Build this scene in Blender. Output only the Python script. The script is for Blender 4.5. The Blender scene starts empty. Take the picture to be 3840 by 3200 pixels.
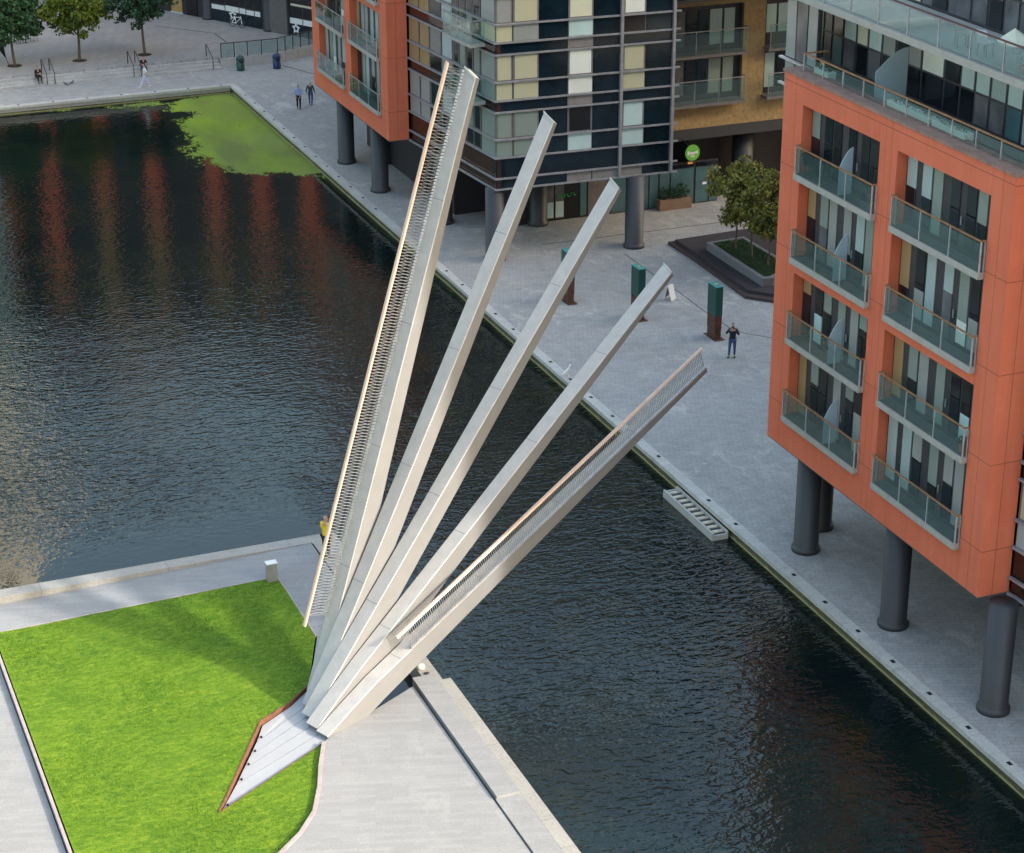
import bpy, bmesh, math, random
from mathutils import Vector, Matrix
R = math.radians
rnd = random.Random(7)
scene = bpy.context.scene
col = scene.collection

# ------------------------------------------------------------------ camera, sky, sun, exposure
cd = bpy.data.cameras.new('camera'); cam = bpy.data.objects.new('camera', cd); col.objects.link(cam)
cd.sensor_width = 36.0; cd.lens = 74.05; cd.clip_start = 1.0; cd.clip_end = 3000.0
def cam_axes(pitch, roll, yaw):
    f = Vector((math.sin(yaw)*math.cos(pitch), math.cos(yaw)*math.cos(pitch), -math.sin(pitch)))
    r = Vector((math.cos(yaw), -math.sin(yaw), 0)); d = f.cross(r)
    c, s = math.cos(roll), math.sin(roll)
    return c*r+s*d, -s*r+c*d, f
ax, ay, az = cam_axes(R(23.33), R(0.15), R(21.863))
m3 = Matrix((ax, -ay, -az)).transposed()
cam.matrix_world = Matrix.Translation((0, 0, 38.0)) @ m3.to_4x4()
scene.camera = cam

SUN_AZ, SUN_EL = 132.0, 28.0
world = bpy.data.worlds.new('World'); scene.world = world; world.use_nodes = True
wn = world.node_tree; wn.nodes.clear()
wo = wn.nodes.new('ShaderNodeOutputWorld'); bg = wn.nodes.new('ShaderNodeBackground'); sky = wn.nodes.new('ShaderNodeTexSky')
sky.sky_type = 'NISHITA'; sky.sun_disc = False; sky.sun_elevation = R(SUN_EL); sky.sun_rotation = R(SUN_AZ)
sky.air_density = 2.0; sky.dust_density = 5.5; sky.ozone_density = 2.6; sky.altitude = 50
bg.inputs['Strength'].default_value = 0.15
wn.links.new(sky.outputs[0], bg.inputs[0]); wn.links.new(bg.outputs[0], wo.inputs[0])
sd = bpy.data.lights.new('sun', 'SUN'); sd.energy = 2.0; sd.angle = R(2.2); sd.color = (1.0, 0.93, 0.82)
sun = bpy.data.objects.new('sun', sd); col.objects.link(sun)
sdir = Vector((math.sin(R(SUN_AZ))*math.cos(R(SUN_EL)), math.cos(R(SUN_AZ))*math.cos(R(SUN_EL)), math.sin(R(SUN_EL))))
sun.rotation_euler = sdir.to_track_quat('Z', 'Y').to_euler(); sun.location = (60, -20, 80)
vs = scene.view_settings
vs.view_transform = 'Standard'; vs.look = 'None'; vs.gamma = 1.0; vs.use_curve_mapping = False; vs.exposure = 1.65
try:
    scene.cycles.max_bounces = 8; scene.cycles.transparent_max_bounces = 12; scene.cycles.caustics_reflective = False; scene.cycles.caustics_refractive = False
except Exception: pass

# ------------------------------------------------------------------ materials
def hexc(r, g, b):
    f = lambda c: (c/255/12.92) if c/255 <= 0.04045 else ((c/255+0.055)/1.055)**2.4
    return (f(r), f(g), f(b), 1)
class NT:
    def __init__(s, name):
        s.m = bpy.data.materials.new(name); s.m.use_nodes = True; s.t = s.m.node_tree
        s.b = s.t.nodes['Principled BSDF']; s._co = None
    def n(s, typ, **kw):
        nd = s.t.nodes.new(typ)
        for k, v in kw.items(): setattr(nd, k, v)
        return nd
    def l(s, a, b): s.t.links.new(a, b)
    def co(s, scale=(1, 1, 1), rot=(0, 0, 0), obj=False):
        g = s.n('ShaderNodeTexCoord') if obj else s.n('ShaderNodeNewGeometry')
        mp = s.n('ShaderNodeMapping'); mp.inputs['Scale'].default_value = scale; mp.inputs['Rotation'].default_value = rot
        s.l(g.outputs['Object'] if obj else g.outputs['Position'], mp.inputs['Vector']); return mp.outputs[0]
    def noise(s, vec, scale, detail=5, rough=0.6, dist=0.0):
        nd = s.n('ShaderNodeTexNoise'); nd.inputs['Scale'].default_value = scale; nd.inputs['Detail'].default_value = detail
        nd.inputs['Roughness'].default_value = rough; nd.inputs['Distortion'].default_value = dist
        s.l(vec, nd.inputs['Vector']); return nd.outputs['Fac']
    def ramp(s, fac, stops):
        nd = s.n('ShaderNodeValToRGB'); e = nd.color_ramp.elements
        while len(e) < len(stops): e.new(0.5)
        for k, (p, c) in enumerate(stops): e[k].position = p; e[k].color = c if len(c) == 4 else (*c, 1)
        s.l(fac, nd.inputs[0]); return nd.outputs[0]
    def mix(s, fac, a, b, mode='MIX'):
        nd = s.n('ShaderNodeMix', data_type='RGBA', blend_type=mode)
        for sock, v in ((nd.inputs[0], fac), (nd.inputs[6], a), (nd.inputs[7], b)):
            if hasattr(v, 'links') or hasattr(v, 'is_linked'): s.l(v, sock)
            elif isinstance(v, (int, float)): sock.default_value = v
            else: sock.default_value = v if len(v) == 4 else (*v, 1)
        return nd.outputs[2]
    def math(s, op, a, b=None, clamp=False):
        nd = s.n('ShaderNodeMath', operation=op); nd.use_clamp = clamp
        for sock, v in ((nd.inputs[0], a), (nd.inputs[1], b)):
            if v is None: continue
            if hasattr(v, 'is_linked'): s.l(v, sock)
            else: sock.default_value = v
        return nd.outputs[0]
    def sep(s, vec):
        nd = s.n('ShaderNodeSeparateXYZ'); s.l(vec, nd.inputs[0]); return nd.outputs
    def bump(s, h, strength=0.3, dist=0.02):
        nd = s.n('ShaderNodeBump'); nd.inputs['Strength'].default_value = strength if not hasattr(strength, 'is_linked') else 1
        if hasattr(strength, 'is_linked'): s.l(strength, nd.inputs['Strength'])
        nd.inputs['Distance'].default_value = dist; s.l(h, nd.inputs['Height']); s.l(nd.outputs[0], s.b.inputs['Normal'])
    def set(s, color=None, rough=None, metal=None, coat=None, spec=None, ior=None):
        for k, v in (('Base Color', color), ('Roughness', rough), ('Metallic', metal), ('Coat Weight', coat), ('Specular IOR Level', spec), ('IOR', ior)):
            if v is None: continue
            if hasattr(v, 'is_linked'): s.l(v, s.b.inputs[k])
            else: s.b.inputs[k].default_value = (v if len(v) == 4 else (*v, 1)) if isinstance(v, tuple) else v
        return s.m
M = {}
def simple(name, c, rough=0.6, metal=0.0, var=0.18, scale=3.0, coat=None, spec=None, bump=0.0):
    t = NT(name); c = (*c[:3], 1)
    f = t.noise(t.co(), scale, 6, 0.65)
    a = tuple(min(1, x*(1-var)) for x in c[:3]); b = tuple(min(1, x*(1+var)) for x in c[:3])
    k = t.ramp(f, [(0.3, a), (0.7, b)])
    if bump: t.bump(t.noise(t.co(), scale*8, 3), bump, 0.01)
    M[name] = t.set(k, rough, metal, coat, spec); return M[name]

def paving(name, base, dark, light, brick=None, rot=0.0, mortar=0.012, blotch=0.5, patch=0.0, patchcol=(0.5, 0.48, 0.44), joint=0.6, streak=0.0):
    t = NT(name); v = t.co()
    big = t.noise(v, 0.22, 6, 0.62, 0.4); med = t.noise(v, 1.7, 7, 0.7, 0.3); fine = t.noise(v, 14, 4, 0.7)
    c = t.ramp(big, [(0.32, dark), (0.5, base), (0.68, light)])
    c = t.mix(blotch, c, t.ramp(med, [(0.3, dark), (0.5, base), (0.72, light)]))
    c = t.mix(0.35, c, t.ramp(fine, [(0.3, tuple(x*0.6 for x in dark)), (0.7, tuple(min(1, x*1.25) for x in light))]))
    if streak:
        sv = t.co((0.35, 6.0, 1), (0, 0, rot)); sn = t.noise(sv, 1.2, 5, 0.7)
        c = t.mix(streak, c, t.ramp(sn, [(0.35, dark), (0.65, light)]))
    h = fine
    if brick:
        bt = t.n('ShaderNodeTexBrick'); bt.offset = 0.5
        bt.inputs['Scale'].default_value = 1.0; bt.inputs['Mortar Size'].default_value = mortar; bt.inputs['Mortar Smooth'].default_value = 0.3
        bt.inputs['Brick Width'].default_value = brick[0]; bt.inputs['Row Height'].default_value = brick[1]
        bt.inputs['Color1'].default_value = (0.90, 0.90, 0.90, 1); bt.inputs['Color2'].default_value = (1.05, 1.05, 1.05, 1); bt.inputs['Mortar'].default_value = (1-joint,)*3+(1,)
        t.l(t.co((1, 1, 1), (0, 0, rot)), bt.inputs['Vector'])
        c = t.mix(0.85, c, bt.outputs['Color'], 'MULTIPLY')
    if patch:
        p = t.noise(t.co((1, 0.55, 1), (0, 0, 0.5)), 0.9, 8, 0.72, 0.8)
        zone = t.noise(v, 0.13, 2, 0.5)
        pm = t.math('MULTIPLY', t.ramp(p, [(0.54, (0, 0, 0)), (0.61, (1, 1, 1))]), t.ramp(zone, [(0.42, (0, 0, 0)), (0.58, (1, 1, 1))]))
        c = t.mix(t.math('MULTIPLY', pm, patch), c, patchcol)
    t.bump(h, 0.25, 0.01)
    M[name] = t.set(c, 0.75); return M[name]
paving('quay_granite', (0.36, 0.345, 0.335), (0.235, 0.225, 0.22), (0.46, 0.44, 0.425), (0.45, 0.225), R(22), 0.010, 0.65, 0.55, (0.56, 0.53, 0.49), 0.4)
paving('plaza_granite', (0.34, 0.325, 0.325), (0.28, 0.27, 0.27), (0.40, 0.385, 0.38), (1.2, 0.55), R(-32), 0.03, 0.35, 0, joint=0.45)
paving('terrace_granite', (0.275, 0.275, 0.28), (0.235, 0.235, 0.24), (0.31, 0.31, 0.31), (1.1, 0.20), R(18), 0.006, 0.5, 0.3, (0.37, 0.365, 0.35), 0.16, 0.2)
paving('pale_stone', (0.32, 0.305, 0.28), (0.24, 0.225, 0.205), (0.39, 0.375, 0.35), (1.6, 5.0), R(90), 0.012, 0.5, 0, joint=0.5)
paving('coping_stone', (0.50, 0.48, 0.45), (0.33, 0.31, 0.28), (0.64, 0.62, 0.585), (1.22, 5.0), R(90), 0.012, 0.6, 0.2, (0.62, 0.58, 0.50), 0.5)
paving('step_stone', (0.40, 0.39, 0.385), (0.27, 0.26, 0.26), (0.52, 0.51, 0.50), (1.5, 0.6), 0, 0.012, 0.55, 0, joint=0.4)
def mossy():
    t = NT('mossy_wall'); v = t.co((0.5, 0.5, 2)); z = t.sep(t.co())[2]
    c = t.ramp(t.noise(v, 1.5, 6, 0.7), [(0.3, (0.055, 0.05, 0.03)), (0.6, (0.12, 0.11, 0.06)), (0.8, (0.24, 0.21, 0.14))])
    g = t.ramp(t.math('ADD', z, t.math('MULTIPLY', t.noise(t.co(), 3, 4), 0.12)), [(-0.0, (0, 0, 0)), (0.0, (0, 0, 0))])
    low = t.n('ShaderNodeMapRange'); low.inputs[1].default_value = -0.47; low.inputs[2].default_value = -0.55
    t.l(t.math('ADD', z, t.math('MULTIPLY', t.math('SUBTRACT', t.noise(t.co(), 2.5, 4), 0.5), 0.16)), low.inputs[0])
    c = t.mix(low.outputs[0], c, (0.36, 0.34, 0.16)); t.bump(t.noise(t.co(), 9, 4), 0.5, 0.03)
    M['mossy_wall'] = t.set(c, 0.8)
mossy()
def water():
    t = NT('water'); v = t.co()
    c = t.ramp(t.noise(v, 0.32, 6, 0.65, 0.6), [(0.4, (0.003, 0.008, 0.0085)), (0.56, (0.006, 0.012, 0.010)), (0.68, (0.013, 0.014, 0.006))])
    xyz = t.sep(v)
    r1 = t.noise(t.co((1.0, 1.9, 1), (0, 0, R(28))), 2.0, 1.5, 0.5, 0.6)
    r2 = t.noise(t.co((1.5, 1.0, 1), (0, 0, R(-35))), 4.6, 1.5, 0.5, 0.4)
    r3 = t.noise(t.co((1, 1.6, 1), (0, 0, R(12))), 0.55, 2, 0.5, 0.3)
    h = t.math('ADD', t.math('ADD', r1, t.math('MULTIPLY', r2, 0.30)), t.math('MULTIPLY', r3, 1.0))
    calm = t.n('ShaderNodeMapRange'); calm.inputs[1].default_value = 76.0; calm.inputs[2].default_value = 84.0; calm.inputs[3].default_value = 0.0; calm.inputs[4].default_value = 1.0
    t.l(xyz[1], calm.inputs[0])
    right = t.n('ShaderNodeMapRange'); right.inputs[1].default_value = 21.0; right.inputs[2].default_value = 22.5
    t.l(xyz[0], right.inputs[0])
    gusts = t.ramp(t.noise(v, 0.07, 2, 0.5), [(0.38, (0.45, 0.45, 0.45)), (0.62, (1, 1, 1))])
    k = t.math('MULTIPLY', t.math('MAXIMUM', calm.outputs[0], right.outputs[0]), gusts)
    far = t.n('ShaderNodeMapRange'); far.inputs[1].default_value = 82.0; far.inputs[2].default_value = 118.0; far.inputs[3].default_value = 1.0; far.inputs[4].default_value = 0.22
    t.l(xyz[1], far.inputs[0])
    k = t.math('MULTIPLY', k, far.outputs[0])
    k = t.math('ADD', t.math('MULTIPLY', k, 0.85), 0.04)
    t.bump(h, k, 0.075)
    M['water'] = t.set(c, 0.03, ior=1.5, spec=0.5)
water()
def algae():
    t = NT('algae'); v = t.co((1, 0.35, 1), (0, 0, R(-35)))
    c = t.ramp(t.noise(v, 0.35, 5, 0.6, 0.3), [(0.35, (0.13, 0.17, 0.03)), (0.5, (0.19, 0.27, 0.018)), (0.68, (0.27, 0.38, 0.010))])
    g = t.ramp(t.noise(t.co(), 0.11, 3, 0.5), [(0.42, (0, 0, 0)), (0.6, (1, 1, 1))])
    c = t.mix(t.math('MULTIPLY', g, 0.55), c, (0.22, 0.25, 0.09))
    c = t.mix(0.2, c, t.ramp(t.noise(t.co(), 12, 4, 0.7), [(0.3, (0.08, 0.12, 0.02)), (0.7, (0.35, 0.42, 0.08))]))
    at = t.n('ShaderNodeAttribute'); at.attribute_name = 'cover'
    fr = t.noise(t.co((1.6, 0.6, 1), (0, 0, R(-30))), 1.6, 8, 0.72, 1.2)
    a = t.math('ADD', at.outputs['Fac'], t.math('MULTIPLY', t.math('SUBTRACT', fr, 0.5), 4.2))
    mr = t.n('ShaderNodeMapRange'); mr.inputs[1].default_value = 0.15; mr.inputs[2].default_value = 0.75; t.l(a, mr.inputs[0]); t.l(mr.outputs[0], t.b.inputs['Alpha'])
    M['algae'] = t.set(c, 0.55)
algae()
def grass():
    t = NT('grass'); v = t.co()
    c = t.ramp(t.noise(v, 0.55, 6, 0.65, 0.5), [(0.3, (0.06, 0.14, 0.010)), (0.5, (0.11, 0.205, 0.012)), (0.7, (0.17, 0.245, 0.018))])
    f = t.ramp(t.noise(t.co((1.2, 3.0, 1), (0, 0, R(-60))), 2.4, 7, 0.7, 0.5), [(0.32, (0.03, 0.085, 0.005)), (0.5, (0.105, 0.215, 0.010)), (0.66, (0.27, 0.34, 0.03))])
    c = t.mix(0.5, c, f)
    c = t.mix(t.ramp(t.noise(t.co(), 26, 3, 0.7), [(0.62, (0, 0, 0)), (0.72, (0.55, 0.55, 0.55))]), c, (0.34, 0.42, 0.10))
    t.bump(t.noise(t.co((1, 2.2, 1), (0, 0, R(-60))), 11, 6, 0.75), 0.9, 0.05)
    M['grass'] = t.set(c, 0.7, spec=0.2)
grass()
def terracotta():
    t = NT('terracotta'); v = t.co(); xyz = t.sep(v)
    c = t.ramp(t.noise(v, 0.8, 6, 0.6), [(0.3, (0.68, 0.145, 0.073)), (0.7, (0.76, 0.18, 0.092))])
    c = t.mix(0.16, c, t.ramp(t.noise(t.co((3, 3, 0.25)), 1.3, 5, 0.7), [(0.35, (0.42, 0.11, 0.06)), (0.7, (0.75, 0.27, 0.16))]))
    # panel joints: floor lines and vertical seams
    def line(sock, period, off, w):
        a = t.math('FRACT', t.math('DIVIDE', t.math('SUBTRACT', sock, off), period))
        return t.math('LESS_THAN', a, w/period)
    jz = line(xyz[2], 3.2, 5.95, 0.03)
    zone = t.math('GREATER_THAN', t.noise(v, 0.01), -1)
    yy = t.math('ADD', xyz[1], t.math('MULTIPLY', xyz[0], 0.0))
    jy = t.math('MAXIMUM', line(yy, 61.8, 53.68, 0.02), t.math('MAXIMUM', line(yy, 61.8, 60.32, 0.02), line(yy, 61.8, 67.1, 0.02)))
    jy = t.math('MAXIMUM', jy, t.math('MAXIMUM', line(yy, 61.8, 54.3, 0.015), line(yy, 61.8, 60.72, 0.015)))
    jx = line(xyz[0], 300, 38.86, 0.025)
    j = t.math('MAXIMUM', jz, t.math('MAXIMUM', jy, jx))
    c = t.mix(t.math('MULTIPLY', j, 0.75), c, (0.20, 0.05, 0.03))
    M['terracotta'] = t.set(c, 0.7); 
terracotta()
def brick():
    t = NT('yellow_brick'); bt = t.n('ShaderNodeTexBrick')
    g = t.n('ShaderNodeNewGeometry'); s = t.sep(g.outputs['Position']); cb = t.n('ShaderNodeCombineXYZ')
    t.l(t.math('ADD', s[0], s[1]), cb.inputs[0]); t.l(s[2], cb.inputs[1]); t.l(cb.outputs[0], bt.inputs['Vector'])
    bt.inputs['Scale'].default_value = 1; bt.inputs['Brick Width'].default_value = 0.225; bt.inputs['Row Height'].default_value = 0.075; bt.inputs['Mortar Size'].default_value = 0.006
    bt.inputs['Color1'].default_value = (0.36, 0.235, 0.105, 1); bt.inputs['Color2'].default_value = (0.30, 0.19, 0.085, 1); bt.inputs['Mortar'].default_value = (0.33, 0.27, 0.18, 1)
    n = t.noise(t.co(), 4.5, 4, 0.7)
    c = t.mix(0.6, bt.outputs['Color'], t.ramp(n, [(0.3, (0.20, 0.125, 0.065)), (0.5, (0.37, 0.24, 0.11)), (0.7, (0.46, 0.33, 0.16))]))
    M['yellow_brick'] = t.set(c, 0.85)
brick()
def curtain(name, a, b, freq=9.0):
    t = NT(name); s = t.sep(t.co())
    w = t.n('ShaderNodeTexWave'); w.inputs['Scale'].default_value = freq; w.inputs['Distortion'].default_value = 2.5; w.inputs['Detail'].default_value = 2
    cb = t.n('ShaderNodeCombineXYZ'); t.l(t.math('ADD', s[0], s[1]), cb.inputs[0]); t.l(t.math('MULTIPLY', s[2], 0.15), cb.inputs[1]); t.l(cb.outputs[0], w.inputs['Vector'])
    M[name] = t.set(t.ramp(w.outputs['Fac'], [(0.1, b), (0.8, a)]), 0.6, coat=0.6); t.b.inputs['Coat Roughness'].default_value = 0.03
curtain('cream_curtain', (0.62, 0.60, 0.42), (0.36, 0.34, 0.22)); curtain('sage_curtain', (0.30, 0.36, 0.32), (0.14, 0.18, 0.165), 7)
curtain('ochre_curtain', (0.42, 0.29, 0.14), (0.25, 0.16, 0.07), 7); curtain('grey_curtain', (0.38, 0.39, 0.38), (0.20, 0.21, 0.21), 6)
curtain('net_curtain', (0.42, 0.52, 0.52), (0.28, 0.36, 0.37), 4)
def slick(name, c, rough=0.08, var=0.25, scale=0.9, spec=0.5):
    t = NT(name); k = t.ramp(t.noise(t.co(), scale, 3, 0.5), [(0.35, tuple(x*(1-var) for x in c)), (0.65, tuple(x*(1+var) for x in c))])
    M[name] = t.set(k, rough, spec=spec)
slick('navy_glass', (0.006, 0.016, 0.026), 0.10); slick('dark_glass', (0.010, 0.013, 0.018), 0.05); slick('brown_glass', (0.045, 0.018, 0.012), 0.12)
slick('teal_glass', (0.07, 0.14, 0.16), 0.08, 0.2, 0.5); slick('white_blind', (0.78, 0.80, 0.74), 0.35, 0.05); slick('pale_blind', (0.50, 0.64, 0.64), 0.2, 0.06)
slick('cream_blind', (0.66, 0.65, 0.50), 0.3, 0.06); slick('interior_dark', (0.012, 0.011, 0.013), 0.12); slick('grey_interior', (0.12, 0.12, 0.13), 0.15, 0.4)
simple('frame_dark', (0.045, 0.043, 0.05), 0.45); simple('frame_grey', (0.17, 0.155, 0.16), 0.5); simple('rail_alu', (0.33, 0.32, 0.34), 0.4, 0.25)
simple('grey_panel', (0.24, 0.22, 0.22), 0.5); simple('charcoal', (0.042, 0.043, 0.050), 0.5, var=0.1, scale=1.2); simple('dark_clad', (0.028, 0.024, 0.03), 0.5)
simple('slab_grey', (0.40, 0.39, 0.36), 0.6, var=0.12); simple('soffit', (0.10, 0.10, 0.11), 0.8); simple('decking', (0.11, 0.10, 0.095), 0.7)
simple('handrail_wood', (0.33, 0.17, 0.085), 0.5, var=0.25, scale=2); simple('maroon_rail', (0.13, 0.055, 0.05), 0.5); simple('steel', (0.45, 0.45, 0.46), 0.35, 0.6)
simple('bright_steel', (0.62, 0.62, 0.64), 0.3, 0.5); simple('dark_steel', (0.06, 0.06, 0.065), 0.4, 0.4)
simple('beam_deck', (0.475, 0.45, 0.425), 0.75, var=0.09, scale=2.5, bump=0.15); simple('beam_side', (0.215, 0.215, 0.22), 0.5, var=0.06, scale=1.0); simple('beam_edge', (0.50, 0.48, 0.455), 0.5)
simple('copper_rail', (0.66, 0.46, 0.36), 0.4, 0.15, var=0.1, scale=2); simple('corten', (0.15, 0.062, 0.034), 0.8, var=0.4, scale=4); simple('lilac_steel', (0.36, 0.30, 0.30), 0.6)
simple('pit_plate', (0.36, 0.365, 0.385), 0.5, var=0.05, scale=2); simple('black_gap', (0.008, 0.008, 0.009), 0.8)
simple('coping_brown', (0.30, 0.185, 0.15), 0.8, var=0.3, scale=2.5); simple('white_paint', (0.8, 0.8, 0.8), 0.5, var=0.04); simple('cream_paint', (0.68, 0.63, 0.50), 0.5)
simple('totem_green', (0.008, 0.062, 0.052), 0.35, var=0.15); simple('totem_rust', (0.085, 0.034, 0.022), 0.8, var=0.5, scale=3); simple('totem_top', (0.06, 0.27, 0.25), 0.5)
simple('planter_grey', (0.17, 0.165, 0.175), 0.7, var=0.12); simple('plum_deck', (0.042, 0.032, 0.036), 0.75, var=0.3, scale=5); simple('plum_step', (0.065, 0.042, 0.042), 0.7)
simple('bark', (0.10, 0.075, 0.05), 0.9, var=0.4, scale=6); simple('soil', (0.035, 0.028, 0.02), 0.95); simple('planter_wood', (0.20, 0.125, 0.09), 0.8)
simple('bin_green', (0.01, 0.062, 0.055), 0.35); simple('bin_blue', (0.012, 0.03, 0.11), 0.35); simple('ochre_door', (0.40, 0.25, 0.09), 0.6); simple('shop_grey', (0.14, 0.125, 0.125), 0.6)
simple('rubber', (0.02, 0.02, 0.02), 0.8); simple('sign_green', (0.17, 0.50, 0.07), 0.45, var=0.12); simple('sign_orange', (0.85, 0.36, 0.07), 0.5); simple('letter_green', (0.02, 0.32, 0.07), 0.4)
simple('stone_beige', (0.80, 0.78, 0.72), 0.8, var=0.1); simple('gravel_roof', (0.25, 0.25, 0.24), 0.9); simple('pontoon_white', (0.46, 0.45, 0.425), 0.5, var=0.08); simple('crack_dark', (0.045, 0.045, 0.045), 0.9)
simple('skin', (0.52, 0.29, 0.21), 0.6, var=0.08); simple('hair_dark', (0.03, 0.02, 0.016), 0.7); simple('hair_blond', (0.62, 0.50, 0.30), 0.7); simple('hair_grey', (0.34, 0.32, 0.30), 0.7)
simple('yellow_vest', (0.86, 0.56, 0.01), 0.6); simple('blue_shirt', (0.33, 0.42, 0.70), 0.8); simple('black_cloth', (0.012, 0.012, 0.014), 0.85); simple('navy_cloth', (0.015, 0.016, 0.035), 0.85)
simple('slate_cloth', (0.05, 0.06, 0.085), 0.85); simple('white_cloth', (0.76, 0.76, 0.80), 0.8, var=0.05); simple('jeans', (0.05, 0.09, 0.20), 0.85); simple('lilac_cloth', (0.55, 0.58, 0.78), 0.8); simple('dark_shoe', (0.015, 0.013, 0.013), 0.6)
simple('terracotta_pot', (0.42, 0.14, 0.06), 0.7); simple('pigeon', (0.09, 0.09, 0.10), 0.8); simple('gull', (0.75, 0.75, 0.74), 0.7); simple('wicker', (0.42, 0.38, 0.33), 0.8)
def leafmat(name, a, b, c):
    t = NT(name); v = t.co()
    k = t.mix(0.5, t.ramp(t.noise(v, 1.1, 3, 0.6), [(0.35, a), (0.65, b)]), t.ramp(t.noise(v, 7, 3, 0.7), [(0.35, a), (0.55, b), (0.75, c)]))
    t.set(k, 0.6, spec=0.25); t.b.inputs['Transmission Weight'].default_value = 0.0
    M[name] = t.m
leafmat('leaf_dark', (0.018, 0.055, 0.024), (0.045, 0.105, 0.038), (0.10, 0.17, 0.06)); leafmat('leaf_yellow', (0.06, 0.09, 0.010), (0.13, 0.165, 0.016), (0.24, 0.25, 0.03))
leafmat('leaf_deep', (0.020, 0.050, 0.030), (0.040, 0.085, 0.048), (0.07, 0.12, 0.065)); leafmat('leaf_olive', (0.12, 0.125, 0.022), (0.24, 0.225, 0.045), (0.34, 0.30, 0.09)); leafmat('leaf_brown', (0.19, 0.145, 0.065), (0.30, 0.22, 0.105), (0.34, 0.27, 0.14))
leafmat('leaf_shrub', (0.010, 0.030, 0.010), (0.022, 0.06, 0.018), (0.05, 0.10, 0.03))
def glass(name, tint, alpha, rough=0.02, milk=(0.30, 0.42, 0.42)):
    t = NT(name); tr = t.n('ShaderNodeBsdfTransparent'); tr.inputs[0].default_value = (*tint, 1)
    gl = t.n('ShaderNodeBsdfGlossy'); gl.inputs['Roughness'].default_value = rough; gl.inputs[0].default_value = (0.9, 0.95, 0.95, 1)
    df = t.n('ShaderNodeBsdfDiffuse'); df.inputs[0].default_value = (*milk, 1)
    m1 = t.n('ShaderNodeMixShader'); m1.inputs[0].default_value = alpha; t.l(tr.outputs[0], m1.inputs[1]); t.l(df.outputs[0], m1.inputs[2])
    lw = t.n('ShaderNodeLayerWeight'); lw.inputs[0].default_value = 0.5
    fac = t.math('ADD', t.math('MULTIPLY', t.math('POWER', lw.outputs['Facing'], 4.0), 0.75), 0.04)
    m2 = t.n('ShaderNodeMixShader'); t.l(fac, m2.inputs[0]); t.l(m1.outputs[0], m2.inputs[1]); t.l(gl.outputs[0], m2.inputs[2])
    t.l(m2.outputs[0], t.t.nodes['Material Output'].inputs[0]); M[name] = t.m
glass('balcony_glass', (0.84, 0.93, 0.92), 0.06); glass('screen_glass', (0.50, 0.66, 0.74), 0.80, 0.2, (0.50, 0.64, 0.74)); glass('rail_glass', (0.85, 0.9, 0.9), 0.25); glass('terrace_glass', (0.75, 0.82, 0.82), 0.12)  # milk in rail_glass imitates sky reflected in the upper terrace balustrade

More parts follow.
